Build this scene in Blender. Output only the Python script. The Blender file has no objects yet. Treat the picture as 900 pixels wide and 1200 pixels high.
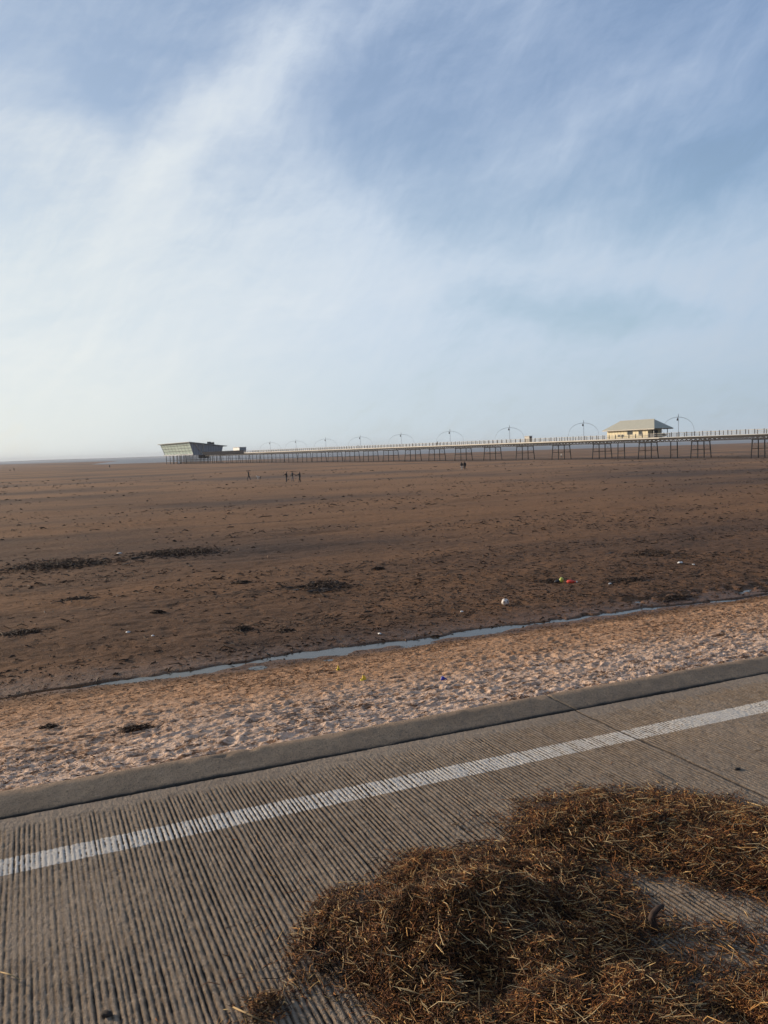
import bpy, math, random
import numpy as np
from mathutils import Vector, Matrix
from math import sin, cos, radians, pi, atan2, tan

# ------------------------------------------------------------------ camera
S = bpy.context.scene
COL = S.collection
CAMZ = 1.6
F = 960.0                                   # focal length in pixels of a 900 px wide picture
PITCH, ROLL = radians(-4.375), radians(1.9)
fw = np.array([0, cos(PITCH), sin(PITCH)])
r0 = np.array([1., 0, 0]); u0 = np.array([0, -sin(PITCH), cos(PITCH)])
rt = r0*cos(ROLL) - u0*sin(ROLL); up = u0*cos(ROLL) + r0*sin(ROLL)
cam_d = bpy.data.cameras.new('camera')
cam_d.sensor_fit = 'HORIZONTAL'; cam_d.sensor_width = 36.0
cam_d.lens = 36.0*F/900.0
cam_d.clip_start = 0.05; cam_d.clip_end = 40000
cam = bpy.data.objects.new('camera', cam_d); COL.objects.link(cam)
M3 = Matrix(((rt[0], up[0], -fw[0]), (rt[1], up[1], -fw[1]), (rt[2], up[2], -fw[2])))
cam.matrix_world = Matrix.Translation((0, 0, CAMZ)) @ M3.to_4x4()
S.camera = cam
S.render.engine = 'CYCLES'
S.view_settings.view_transform = 'Standard'
S.view_settings.look = 'None'
S.view_settings.gamma = 1.0
S.view_settings.exposure = 0.0

# ------------------------------------------------------------------ light
SUN_AZ, SUN_EL = radians(-66), radians(14)   # azimuth measured from +Y towards +X
sd = Vector((sin(SUN_AZ)*cos(SUN_EL), cos(SUN_AZ)*cos(SUN_EL), sin(SUN_EL)))
sl = bpy.data.lights.new('sun', 'SUN'); sl.energy = 5.0; sl.angle = radians(0.6)
sl.color = (1.0, 0.82, 0.62)
so = bpy.data.objects.new('sun', sl); COL.objects.link(so)
so.rotation_euler = sd.to_track_quat('Z', 'Y').to_euler()
so.location = (-30, 10, 30)
SKY_STRENGTH = 0.15

def pix_dir(x, y):
    d = fw*F + rt*(x-450) - up*(y-600)
    return d/np.linalg.norm(d)
def ground(x, y, z=0.0):
    d = pix_dir(x, y); k = (z-CAMZ)/d[2]
    return Vector((d[0]*k, d[1]*k, z))

class NT:
    """small helper around a node tree"""
    def __init__(s, nt): s.nt = nt; s.nt.nodes.clear()
    def n(s, t, **kw):
        nd = s.nt.nodes.new(t)
        for k, v in kw.items():
            if k == 'ins':
                for kk, vv in v.items(): s.set(nd.inputs[kk], vv)
            else: setattr(nd, k, v)
        return nd
    def set(s, sock, v):
        if isinstance(v, bpy.types.NodeSocket): s.nt.links.new(v, sock)
        else: sock.default_value = v
    def m(s, op, a, b=None, c=None, clamp=False):
        nd = s.nt.nodes.new('ShaderNodeMath'); nd.operation = op; nd.use_clamp = clamp
        s.set(nd.inputs[0], a)
        if b is not None: s.set(nd.inputs[1], b)
        if c is not None: s.set(nd.inputs[2], c)
        return nd.outputs[0]
    def v(s, op, a, b=None):
        nd = s.nt.nodes.new('ShaderNodeVectorMath'); nd.operation = op
        s.set(nd.inputs[0], a)
        if b is not None: s.set(nd.inputs[1], b)
        return nd.outputs[0]
    def mix(s, f, a, b):
        nd = s.nt.nodes.new('ShaderNodeMix'); nd.data_type = 'RGBA'
        s.set(nd.inputs[0], f)
        for i, c in ((6, a), (7, b)):
            if not isinstance(c, bpy.types.NodeSocket) and len(c) == 3: c = (*c, 1)
            s.set(nd.inputs[i], c)
        return nd.outputs[2]
    def ramp(s, f, stops, smooth=False):
        nd = s.nt.nodes.new('ShaderNodeValToRGB'); s.set(nd.inputs[0], f)
        cr = nd.color_ramp
        if smooth: cr.interpolation = 'EASE'
        while len(cr.elements) < len(stops): cr.elements.new(0.5)
        for e, (p, c) in zip(cr.elements, stops):
            e.position = p
            e.color = (c, c, c, 1) if isinstance(c, (int, float)) else (*c, 1)
        return nd.outputs[0]
    def rng(s, f, a, b, c=0.0, d=1.0, smooth=True):
        nd = s.nt.nodes.new('ShaderNodeMapRange')
        nd.interpolation_type = 'SMOOTHSTEP' if smooth else 'LINEAR'
        s.set(nd.inputs[0], f)
        for i, q in zip((1, 2, 3, 4), (a, b, c, d)): s.set(nd.inputs[i], q)
        return nd.outputs[0]
    def noise(s, vec, scale, detail=4, rough=0.55, dist=0.0, out=0):
        nd = s.nt.nodes.new('ShaderNodeTexNoise')
        s.set(nd.inputs['Vector'], vec); s.set(nd.inputs['Scale'], scale)
        nd.inputs['Detail'].default_value = detail; nd.inputs['Roughness'].default_value = rough
        nd.inputs['Distortion'].default_value = dist
        return nd.outputs[out]
    def mapping(s, vec, loc=(0, 0, 0), rot=(0, 0, 0), scale=(1, 1, 1)):
        nd = s.nt.nodes.new('ShaderNodeMapping')
        s.set(nd.inputs[0], vec); nd.inputs[1].default_value = loc
        nd.inputs[2].default_value = rot; nd.inputs[3].default_value = scale
        return nd.outputs[0]

# ------------------------------------------------------------------ sky
def build_world():
    w = bpy.data.worlds.new('World'); S.world = w; w.use_nodes = True
    t = NT(w.node_tree)
    out = t.n('ShaderNodeOutputWorld')
    sky = t.n('ShaderNodeTexSky', sky_type='NISHITA')
    sky.sun_disc = False; sky.sun_elevation = SUN_EL; sky.sun_rotation = SUN_AZ % (2*pi)
    sky.air_density = 1.0; sky.dust_density = 1.6; sky.ozone_density = 1.4; sky.altitude = 5
    d = t.n('ShaderNodeTexCoord').outputs['Generated']
    sp = t.n('ShaderNodeSeparateXYZ', ins={0: d})
    az = t.m('ARCTAN2', sp.outputs[0], sp.outputs[1])
    el = t.m('ARCSINE', sp.outputs[2])
    co = t.n('ShaderNodeCombineXYZ', ins={0: az, 1: el}).outputs[0]
    # warp of the cirrus sheet
    wn = t.noise(co, 2.6, 5, 0.6, out=1)
    wn = t.v('MULTIPLY', t.v('SUBTRACT', wn, (0.5, 0.5, 0.5)), (0.22, 0.22, 0))
    cw = t.v('ADD', co, wn)
    def blob(px, py, rx, ry, ang, amp):
        dd = pix_dir(px, py); a = atan2(dd[0], dd[1]); e = math.asin(dd[2])
        v = t.v('SUBTRACT', cw, (a, e, 0))
        v = t.mapping(v, rot=(0, 0, radians(-ang)), scale=(F/rx, F/ry, 1)) if False else t.n('ShaderNodeVectorRotate', rotation_type='Z_AXIS', ins={0: v, 3: radians(-ang)}).outputs[0]
        v = t.v('MULTIPLY', v, (F/rx, F/ry, 0))
        l = t.n('ShaderNodeVectorMath', operation='LENGTH', ins={0: v}).outputs['Value']
        g = t.m('EXPONENT', t.m('MULTIPLY', t.m('MULTIPLY', l, l), -1.0))
        return t.m('MULTIPLY', g, amp)
    acc = None
    for b in BLOBS:
        g = blob(*b); acc = g if acc is None else t.m('ADD', acc, g)
    # thin streaks and soft mottling
    rv = t.n('ShaderNodeVectorRotate', rotation_type='Z_AXIS', ins={0: cw, 3: radians(-48)}).outputs[0]
    st = t.noise(t.v('MULTIPLY', rv, (2.2, 11.0, 1)), 1.3, 7, 0.6)
    rv2 = t.n('ShaderNodeVectorRotate', rotation_type='Z_AXIS', ins={0: cw, 3: radians(12)}).outputs[0]
    st2 = t.noise(t.v('MULTIPLY', rv2, (2.5, 9.0, 1)), 1.4, 6, 0.6)
    mott = t.noise(cw, 7.0, 6, 0.6)
    fw_ = t.v('ADD', co, t.v('MULTIPLY', wn, (0.5, 0.5, 0)))
    rv3 = t.n('ShaderNodeVectorRotate', rotation_type='Z_AXIS', ins={0: fw_, 3: radians(-52)}).outputs[0]
    fib = t.noise(t.v('MULTIPLY', rv3, (3.4, 18.0, 1)), 2.0, 10, 0.72)
    rv4 = t.n('ShaderNodeVectorRotate', rotation_type='Z_AXIS', ins={0: fw_, 3: radians(-14)}).outputs[0]
    fib2 = t.noise(t.v('MULTIPLY', rv4, (3.4, 15.0, 1)), 2.2, 10, 0.72)
    fib = t.m('ADD', t.m('MULTIPLY', t.m('SUBTRACT', fib, 0.5), 0.62), t.m('MULTIPLY', t.m('SUBTRACT', fib2, 0.5), 0.72))
    elb = t.rng(el, 0.05, 0.40, 0.72, 0.0)           # the sheet thickens toward the horizon
    acc = t.m('ADD', acc, elb)
    acc = t.m('ADD', acc, t.m('MULTIPLY', t.m('SUBTRACT', st, 0.5), 0.70))
    acc = t.m('ADD', acc, t.m('MULTIPLY', t.m('SUBTRACT', st2, 0.5), 0.65))
    acc = t.m('ADD', acc, t.m('MULTIPLY', t.m('SUBTRACT', mott, 0.5), 0.45))
    acc = t.m('ADD', acc, fib)
    mask = t.rng(acc, -0.30, 0.75, 0.45, 0.98, smooth=False)
    mask = t.m('MINIMUM', t.m('MAXIMUM', mask, 0.45), 0.98)
    thick = t.rng(acc, -0.18, 1.22, 0.0, 1.0, smooth=False)
    # cloud light: brighter toward the sun, greyer away from it
    sdot = t.n('ShaderNodeVectorMath', operation='DOT_PRODUCT', ins={0: d, 1: (sin(SUN_AZ), cos(SUN_AZ), 0.12)}).outputs['Value']
    sb = t.rng(sdot, -0.9, 1.0, 0.0, 1.0, smooth=False)
    ccol = t.ramp(sb, [(0.0, (0.11, 0.14, 0.21)), (0.45, (0.52, 0.61, 0.73)), (0.70, (0.68, 0.76, 0.85)), (0.85, (0.83, 0.87, 0.87)), (1.0, (0.95, 0.96, 0.92))])
    veil = t.ramp(sb, [(0.0, (0.09, 0.13, 0.24)), (0.45, (0.285, 0.42, 0.69)), (0.70, (0.36, 0.475, 0.70)), (1.0, (0.46, 0.57, 0.72))])
    veil = t.mix(t.rng(el, 0.42, 0.12), veil, t.ramp(sb, [(0.0, (0.10, 0.16, 0.25)), (0.45, (0.36, 0.54, 0.74)), (0.70, (0.45, 0.60, 0.76)), (1.0, (0.60, 0.72, 0.80))]))
    ccol = t.mix(thick, veil, ccol)
    # the air near the horizon is a touch greener-white
    hz = t.rng(el, 0.0, 0.16, 1.0, 0.0)
    ccol = t.mix(t.m('MULTIPLY', hz, 0.75), ccol, t.ramp(sb, [(0.0, (0.16, 0.19, 0.25)), (0.47, (0.44, 0.54, 0.62)), (0.70, (0.62, 0.71, 0.75)), (0.87, (0.85, 0.88, 0.83)), (1.0, (0.97, 0.96, 0.89))]))
    bgs = t.n('ShaderNodeBackground', ins={0: sky.outputs[0], 1: SKY_STRENGTH})
    bgc = t.n('ShaderNodeBackground', ins={0: ccol, 1: 1.0})
    mx = t.n('ShaderNodeMixShader', ins={0: mask, 1: bgs.outputs[0], 2: bgc.outputs[0]})
    t.nt.links.new(mx.outputs[0], out.inputs[0])
# cirrus: pixel centre, radii in pixels, tilt in degrees, weight
BLOBS = [
    (255, 150, 150, 30, 44, 0.50), (330, 90, 120, 26, 36, 0.40), (190, 220, 70, 36, 65, 0.30), (430, 40, 90, 24, 30, 0.30),
    (380, 250, 120, 90, -20, 0.42), (290, 230, 110, 60, 20, 0.18), (55, 180, 100, 30, -8, 0.45), (90, 370, 260, 120, 0, 0.30),
    (330, 350, 200, 60, 0, 0.26), (800, 300, 170, 40, -6, 0.40), (600, 290, 100, 22, 12, 0.28),
    (830, 395, 170, 40, 0, 0.22), (700, 145, 200, 34, 16, 0.32), (620, 80, 26, 90, -25, 0.16), (480, 330, 60, 50, 0, 0.18),
    (670, 350, 130, 26, -4, -0.42), (850, 195, 120, 34, 6, -0.42), (110, 40, 160, 60, 0, -0.10), (130, 130, 70, 30, -20, -0.25),
    (520, 215, 40, 80, -10, -0.30), (850, 50, 160, 60, 0, -0.12), (420, 130, 50, 60, 30, -0.25),
]
build_world()

# ------------------------------------------------------------------ tools
def link(o, parent=None):
    COL.objects.link(o)
    if parent is not None: o.parent = parent
    return o
def tag(o, label=None, cat=None, group=None, kind=None):
    if label: o['label'] = label
    if cat: o['category'] = cat
    if group: o['group'] = group
    if kind: o['kind'] = kind
    return o
def empty(name, loc, rz=0.0):
    o = bpy.data.objects.new(name, None); o.location = loc; o.rotation_euler = (0, 0, rz)
    return link(o)
def mesh_np(name, V, Q, mat, parent=None, smooth=True):
    V = np.asarray(V, dtype=np.float32); Q = np.asarray(Q, dtype=np.int32)
    me = bpy.data.meshes.new(name)
    k = Q.shape[1]
    me.vertices.add(len(V)); me.vertices.foreach_set('co', V.ravel())
    me.loops.add(Q.size); me.loops.foreach_set('vertex_index', Q.ravel())
    me.polygons.add(len(Q))
    me.polygons.foreach_set('loop_start', np.arange(0, Q.size, k, dtype=np.int32))
    me.polygons.foreach_set('loop_total', np.full(len(Q), k, dtype=np.int32))
    if smooth: me.polygons.foreach_set('use_smooth', np.ones(len(Q), dtype=bool))
    me.update(calc_edges=True)
    if mat: me.materials.append(mat)
    return link(bpy.data.objects.new(name, me), parent)
def grid_quads(nr, nc):
    i = np.arange(nr-1)[:, None]*nc + np.arange(nc-1)[None, :]
    return np.stack([i, i+1, i+nc+1, i+nc], -1).reshape(-1, 4)
class MB:
    def __init__(s): s.v = []; s.f = []
    def poly(s, pts, faces):
        b = len(s.v); s.v += [tuple(p) for p in pts]; s.f += [tuple(b+i for i in q) for q in faces]
    def hexa(s, p):       # 8 points: bottom 4, top 4 (counter-clockwise)
        s.poly(p, [(3, 2, 1, 0), (4, 5, 6, 7), (0, 1, 5, 4), (1, 2, 6, 5), (2, 3, 7, 6), (3, 0, 4, 7)])
    def box(s, x0, x1, y0, y1, z0, z1):
        s.hexa([(x0, y0, z0), (x1, y0, z0), (x1, y1, z0), (x0, y1, z0), (x0, y0, z1), (x1, y0, z1), (x1, y1, z1), (x0, y1, z1)])
    def tube(s, pts, rad, n=6, caps=True):
        pts = [Vector(p) for p in pts]
        if not hasattr(rad, '__len__'): rad = [rad]*len(pts)
        b = len(s.v); prev = None
        for i, p in enumerate(pts):
            d = (pts[min(i+1, len(pts)-1)] - pts[max(i-1, 0)]).normalized()
            if prev is None:
                a = Vector((0, 0, 1)) if abs(d.z) < 0.9 else Vector((1, 0, 0))
                e1 = d.cross(a).normalized()
            else: e1 = (prev - d*prev.dot(d)).normalized()
            prev = e1; e2 = d.cross(e1)
            for k in range(n):
                t = 2*pi*k/n
                s.v.append(tuple(p + (e1*cos(t)+e2*sin(t))*rad[i]))
        for i in range(len(pts)-1):
            for k in range(n):
                k2 = (k+1) % n
                s.f.append((b+i*n+k, b+i*n+k2, b+(i+1)*n+k2, b+(i+1)*n+k))
        if caps:
            s.f.append(tuple(b+k for k in reversed(range(n))))
            s.f.append(tuple(b+(len(pts)-1)*n+k for k in range(n)))
    def build(s, name, mat, parent=None, smooth=False, bevel=0):
        me = bpy.data.meshes.new(name); me.from_pydata(s.v, [], s.f); me.update()
        me.materials.append(mat)
        if smooth: me.polygons.foreach_set('use_smooth', [True]*len(me.polygons))
        o = link(bpy.data.objects.new(name, me), parent)
        if bevel:
            m = o.modifiers.new('bevel', 'BEVEL'); m.width = bevel; m.segments = 2
        return o
def copy_tree(o, parent=None):
    kids = list(o.children)
    c = o.copy(); COL.objects.link(c); c.parent = parent
    for ch in kids: copy_tree(ch, c)
    return c

_perm = np.random.RandomState(7).randint(0, 1 << 30, 4096)
def _h(ix, iy, seed):
    a = _perm[(ix + seed*131) & 4095]
    return (_perm[(a + iy*17 + seed*57) & 4095] % 100003)/100003.0
def vnoise(x, y, seed=0):
    ix = np.floor(x).astype(np.int64); iy = np.floor(y).astype(np.int64)
    fx = x-ix; fy = y-iy
    fx = fx*fx*fx*(fx*(fx*6-15)+10); fy = fy*fy*fy*(fy*(fy*6-15)+10)
    a = _h(ix, iy, seed); b = _h(ix+1, iy, seed); c = _h(ix, iy+1, seed); d = _h(ix+1, iy+1, seed)
    return (a*(1-fx)+b*fx)*(1-fy) + (c*(1-fx)+d*fx)*fy - 0.5
def fbm(x, y, octs=4, seed=0, gain=0.5):
    r = 0; a = 1.0
    for i in range(octs):
        r = r + a*vnoise(x*(2**i)+i*13.7, y*(2**i)-i*7.3, seed+i); a *= gain
    return r
def sstep(x, a, b):
    t = np.clip((x-a)/(b-a), 0, 1); return t*t*(3-2*t)

# road frame: u runs along the kerb, n runs out toward the sea
AR = radians(66.6)
Ux, Uy = sin(AR), cos(AR)
Nx, Ny = -cos(AR), sin(AR)
def un_to_xy(u, n): return u*Ux + n*Nx, u*Uy + n*Ny
def xy_to_un(x, y): return x*Ux + y*Uy, x*Nx + y*Ny
ROADROT = (0, 0, -(pi/2-AR)) # rotation that turns world axes into (u,n)
BEACH = -3.25
def beach_base(x, y, u, n):
    """large scale height of sand and mud"""
    z = np.where(n < 18.3, -2.30 - (n-4.4)*(0.95/13.9), BEACH)
    z = z - 0.0017*np.maximum(0, np.minimum(y, 900)-150)
    return z

# ------------------------------------------------------------------ materials
def new_mat(name):
    m = bpy.data.materials.new(name); m.use_nodes = True
    t = NT(m.node_tree)
    out = t.n('ShaderNodeOutputMaterial'); b = t.n('ShaderNodeBsdfPrincipled')
    t.nt.links.new(b.outputs[0], out.inputs[0])
    return m, t, b
def simple(name, col, rough=0.7, var=0.25, scale=3.0, metal=0.0, spec=0.4, bump=0.0):
    m, t, b = new_mat(name)
    p = t.n('ShaderNodeTexCoord').outputs['Object']
    nz = t.noise(p, scale, 5, 0.6)
    c2 = tuple(c*(1-var) for c in col); c3 = tuple(min(1, c*(1+var)) for c in col)
    t.set(b.inputs['Base Color'], t.ramp(nz, [(0.3, c2), (0.7, c3)]))
    b.inputs['Roughness'].default_value = rough; b.inputs['Metallic'].default_value = metal
    b.inputs['Specular IOR Level'].default_value = spec
    if bump:
        bp = t.n('ShaderNodeBump', ins={'Height': nz, 'Strength': 0.6, 'Distance': bump})
        t.set(b.inputs['Normal'], bp.outputs[0])
    return m
def un_coords(t):
    p = t.n('ShaderNodeTexCoord').outputs['Object']
    r = t.n('ShaderNodeVectorRotate', rotation_type='Z_AXIS', ins={0: p, 3: -(pi/2-AR)}).outputs[0]
    sp = t.n('ShaderNodeSeparateXYZ', ins={0: r})
    return p, r, sp.outputs[0], sp.outputs[1]

def mat_ground():
    m, t, b = new_mat('beach_ground')
    p, r, u, n = un_coords(t)
    pw = t.v('MULTIPLY', r, (1.0, 1.0, 0.0))
    str_ = t.v('MULTIPLY', r, (0.45, 1.0, 0.0))
    big = t.noise(str_, 0.035, 5, 0.6); mid = t.noise(str_, 0.35, 5, 0.62); fine = t.noise(pw, 3.2, 6, 0.65)
    grit = t.noise(pw, 22.0, 4, 0.65)
    speck = t.noise(t.v('MULTIPLY', r, (1.0, 1.6, 0)), 7.5, 5, 0.75)
    # mud flat, iron brown near the channel and greyer further out
    near = t.mix(mid, (0.130, 0.062, 0.026), (0.228, 0.112, 0.050))
    far = t.mix(mid, (0.240, 0.128, 0.064), (0.340, 0.195, 0.102))
    fd = t.rng(n, 18, 150, 0.0, 1.0, smooth=False)
    mud = t.mix(t.m('POWER', fd, 0.75), near, far)
    mud = t.mix(t.rng(big, 0.42, 0.66), mud, t.mix(fd, (0.055, 0.034, 0.024), (0.13, 0.088, 0.064)))
    mud = t.mix(t.m('MULTIPLY', t.rng(fine, 0.50, 0.68), 0.55), mud, (0.040, 0.026, 0.019))
    mud = t.mix(t.m('MULTIPLY', t.rng(fine, 0.48, 0.30), 0.30), mud, (0.22, 0.15, 0.11))
    mud = t.mix(t.m('MULTIPLY', t.rng(speck, 0.55, 0.66), 0.55), mud, (0.040, 0.022, 0.014))
    mud = t.mix(t.m('MULTIPLY', t.rng(speck, 0.42, 0.33), 0.35), mud, (0.26, 0.165, 0.11))
    # long dark weedy drift lines that lie parallel to the shore
    dl = t.noise(t.v('MULTIPLY', r, (0.03, 0.28, 0)), 1.0, 5, 0.65)
    dlm = t.m('MULTIPLY', t.rng(dl, 0.56, 0.70), t.rng(fine, 0.30, 0.60))
    mud = t.mix(t.m('MULTIPLY', dlm, 0.80), mud, (0.034, 0.022, 0.015))
    # dry sand under the wall, stained by rotted straw
    sa = t.mix(t.rng(fine, 0.36, 0.66), (0.34, 0.200, 0.115), (0.74, 0.52, 0.37))
    sa = t.mix(t.rng(grit, 0.35, 0.75), sa, (0.78, 0.60, 0.465))
    wet = t.rng(t.m('ADD', n, t.m('MULTIPLY', t.m('SUBTRACT', mid, 0.5), 5.0)), 12.0, 16.8)
    sa = t.mix(t.m('MULTIPLY', wet, 0.78), sa, t.mix(fine, (0.29, 0.135, 0.052), (0.50, 0.265, 0.125)))
    strw = t.m('ADD', t.noise(t.v('MULTIPLY', r, (0.5, 1.3, 0)), 5.5, 7, 0.75), t.m('MULTIPLY', t.m('SUBTRACT', t.noise(t.v('MULTIPLY', r, (0.5, 1.2, 0)), 0.55, 4, 0.6), 0.5), 0.30))
    edge = t.m('SUBTRACT', t.rng(n, 12.2, 10.3, 0.0, 0.17), 0.02)
    sa = t.mix(t.m('MULTIPLY', t.rng(t.m('ADD', strw, edge), 0.485, 0.60), 0.88), sa, (0.15, 0.070, 0.030))
    nb = t.m('ADD', n, t.m('MULTIPLY', t.m('SUBTRACT', t.noise(pw, 0.9, 5, 0.7), 0.5), 1.3))
    sa = t.mix(t.m('MULTIPLY', t.rng(nb, 17.2, 17.9), 0.75), sa, (0.13, 0.070, 0.035))
    k = t.rng(nb, 17.85, 18.35)
    col = t.mix(k, sa, mud)
    # darker band of ground along the line of the pier
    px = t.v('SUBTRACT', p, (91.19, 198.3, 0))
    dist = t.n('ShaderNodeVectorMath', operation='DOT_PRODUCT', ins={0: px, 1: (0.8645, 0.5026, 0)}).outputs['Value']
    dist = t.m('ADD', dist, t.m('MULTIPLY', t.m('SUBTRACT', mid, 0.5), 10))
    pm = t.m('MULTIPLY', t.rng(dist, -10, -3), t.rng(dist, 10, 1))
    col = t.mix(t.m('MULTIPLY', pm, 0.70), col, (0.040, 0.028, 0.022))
    bk = t.m('MULTIPLY', t.rng(dist, 6, 30), t.rng(t.noise(t.v('MULTIPLY', r, (0.02, 0.08, 0)), 1.0, 5, 0.6), 0.5, 0.62))
    col = t.mix(t.m('MULTIPLY', bk, 0.7), col, (0.06, 0.042, 0.034))
    t.set(b.inputs['Base Color'], col)
    chn = t.m('MULTIPLY', t.rng(nb, 17.7, 18.3), t.rng(nb, 21.0, 18.9))
    ro = t.m('SUBTRACT', 0.93, t.m('MULTIPLY', chn, 0.45))
    t.set(b.inputs['Roughness'], ro); b.inputs['Specular IOR Level'].default_value = 0.15
    hh = t.m('ADD', t.m('MULTIPLY', fine, 1.0), t.m('MULTIPLY', grit, 0.35))
    bp = t.n('ShaderNodeBump', ins={'Height': hh, 'Strength': 1.0, 'Distance': 0.11})
    # long range relief so that the far flat keeps its texture
    fn = t.noise(t.v('MULTIPLY', r, (0.5, 1, 0)), 0.55, 5, 0.68)
    bp2 = t.n('ShaderNodeBump', ins={'Height': fn, 'Strength': 0.7, 'Distance': 0.28, 'Normal': bp.outputs[0]})
    t.set(b.inputs['Normal'], bp2.outputs[0])
    return m

def mat_concrete_road(paint):
    m, t, b = new_mat('tined_concrete' + ('_painted' if paint else ''))
    p, r, u, n = un_coords(t)
    at = t.n('ShaderNodeAttribute', attribute_name='groove').outputs['Fac']
    big = t.noise(r, 1.6, 5, 0.6); mid = t.noise(r, 14, 6, 0.7); ag = t.noise(r, 160, 4, 0.7)
    vo = t.n('ShaderNodeTexVoronoi', ins={'Vector': r, 'Scale': 130.0}).outputs['Distance']
    lmp = t.noise(t.v('MULTIPLY', r, (1.0, 0.55, 1)), 75, 4, 0.7)
    c = t.mix(t.rng(big, 0.3, 0.7), (0.155, 0.103, 0.060), (0.235, 0.166, 0.106))
    c = t.mix(t.rng(mid, 0.35, 0.75), c, (0.265, 0.196, 0.130))
    c = t.mix(t.m('MULTIPLY', t.rng(lmp, 0.54, 0.66), 0.7), c, (0.050, 0.036, 0.026))
    c = t.mix(t.m('MULTIPLY', t.rng(lmp, 0.44, 0.34), 0.45), c, (0.42, 0.34, 0.26))
    c = t.mix(t.m('MULTIPLY', t.rng(ag, 0.50, 0.72), 0.7), c, (0.055, 0.045, 0.038))
    c = t.mix(t.m('MULTIPLY', t.rng(vo, 0.25, 0.10), 0.35), c, (0.30, 0.27, 0.23))
    # dirt held in the grooves, clean tops
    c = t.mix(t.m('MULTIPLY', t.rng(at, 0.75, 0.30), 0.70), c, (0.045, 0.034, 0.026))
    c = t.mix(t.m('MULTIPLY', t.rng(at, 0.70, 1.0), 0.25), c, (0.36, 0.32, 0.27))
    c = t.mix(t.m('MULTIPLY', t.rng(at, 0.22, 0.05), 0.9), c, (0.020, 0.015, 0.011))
    cr_ = t.n('ShaderNodeTexVoronoi', feature='DISTANCE_TO_EDGE', ins={'Vector': t.v('ADD', r, t.v('MULTIPLY', t.noise(r, 3.0, 4, 0.6, out=1), (0.5, 0.5, 0))), 'Scale': 0.42}).outputs['Distance']
    c = t.mix(t.m('MULTIPLY', t.rng(cr_, 0.0030, 0.0010), 0.2), c, (0.03, 0.022, 0.016))
    # rusty wash along the kerb and tyre grime
    st = t.noise(t.v('MULTIPLY', r, (0.35, 3.0, 0)), 1.5, 5, 0.65)
    c = t.mix(t.m('MULTIPLY', t.rng(st, 0.55, 0.75), 0.35), c, (0.09, 0.060, 0.042))
    if paint:
        ln = t.m('ADD', n, t.m('MULTIPLY', t.m('SUBTRACT', t.noise(r, 45, 4, 0.7), 0.5), 0.022))
        e = t.m('MULTIPLY', t.rng(ln, 3.417, 3.424), t.rng(ln, 3.572, 3.564))
        wear = t.m('ADD', t.m('MULTIPLY', t.noise(r, 60, 5, 0.75), 1.0), t.m('MULTIPLY', at, 0.62))
        wear = t.m('ADD', wear, t.m('MULTIPLY', t.m('SUBTRACT', t.noise(r, 5, 4, 0.6), 0.5), 0.5))
        wm = t.rng(t.m('ADD', wear, t.m('MULTIPLY', t.m('SUBTRACT', lmp, 0.5), 0.9)), 0.70, 0.92)
        pc = t.mix(t.noise(r, 30, 4), (0.40, 0.36, 0.31), (0.64, 0.60, 0.53))
        c = t.mix(t.m('MULTIPLY', t.m('MULTIPLY', e, wm), 0.93), c, pc)
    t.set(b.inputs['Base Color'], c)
    b.inputs['Roughness'].default_value = 0.9; b.inputs['Specular IOR Level'].default_value = 0.2
    hh = t.m('ADD', t.m('MULTIPLY', lmp, 0.6), t.m('MULTIPLY', ag, 0.35))
    bp = t.n('ShaderNodeBump', ins={'Height': hh, 'Strength': 1.0, 'Distance': 0.012})
    t.set(b.inputs['Normal'], bp.outputs[0])
    return m

def mat_kerb():
    m, t, b = new_mat('kerb_concrete')
    p, r, u, n = un_coords(t)
    big = t.noise(r, 2.2, 6, 0.65); ag = t.noise(r, 70, 5, 0.75); ag2 = t.noise(r, 200, 3, 0.7)
    c = t.mix(t.rng(big, 0.3, 0.7), (0.105, 0.082, 0.060), (0.175, 0.142, 0.106))
    c = t.mix(t.m('MULTIPLY', t.rng(ag, 0.50, 0.64), 0.75), c, (0.045, 0.038, 0.032))
    ag3 = t.noise(r, 26, 5, 0.75)
    c = t.mix(t.m('MULTIPLY', t.rng(ag3, 0.55, 0.68), 0.5), c, (0.060, 0.050, 0.042))
    c = t.mix(t.m('MULTIPLY', t.rng(ag3, 0.42, 0.32), 0.4), c, (0.26, 0.22, 0.18))
    c = t.mix(t.m('MULTIPLY', t.rng(ag2, 0.60, 0.75), 0.55), c, (0.26, 0.24, 0.21))
    lip = t.rng(t.m('ADD', n, t.m('MULTIPLY', t.m('SUBTRACT', t.noise(r, 5, 6, 0.7), 0.5), 0.16)), 4.20, 4.26)  # sunlit outer edge put into the colour, widened raggedly as spilled sand
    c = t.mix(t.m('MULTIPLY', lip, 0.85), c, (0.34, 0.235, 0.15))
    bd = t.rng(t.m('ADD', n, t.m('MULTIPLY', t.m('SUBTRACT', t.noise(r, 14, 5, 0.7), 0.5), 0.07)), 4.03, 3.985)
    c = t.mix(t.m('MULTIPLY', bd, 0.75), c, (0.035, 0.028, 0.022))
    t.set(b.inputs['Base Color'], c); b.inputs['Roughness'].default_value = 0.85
    b.inputs['Specular IOR Level'].default_value = 0.3
    hh = t.m('ADD', ag, t.m('MULTIPLY', ag2, 0.5))
    bp = t.n('ShaderNodeBump', ins={'Height': hh, 'Strength': 1.0, 'Distance': 0.014})
    t.set(b.inputs['Normal'], bp.outputs[0])
    return m

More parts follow.
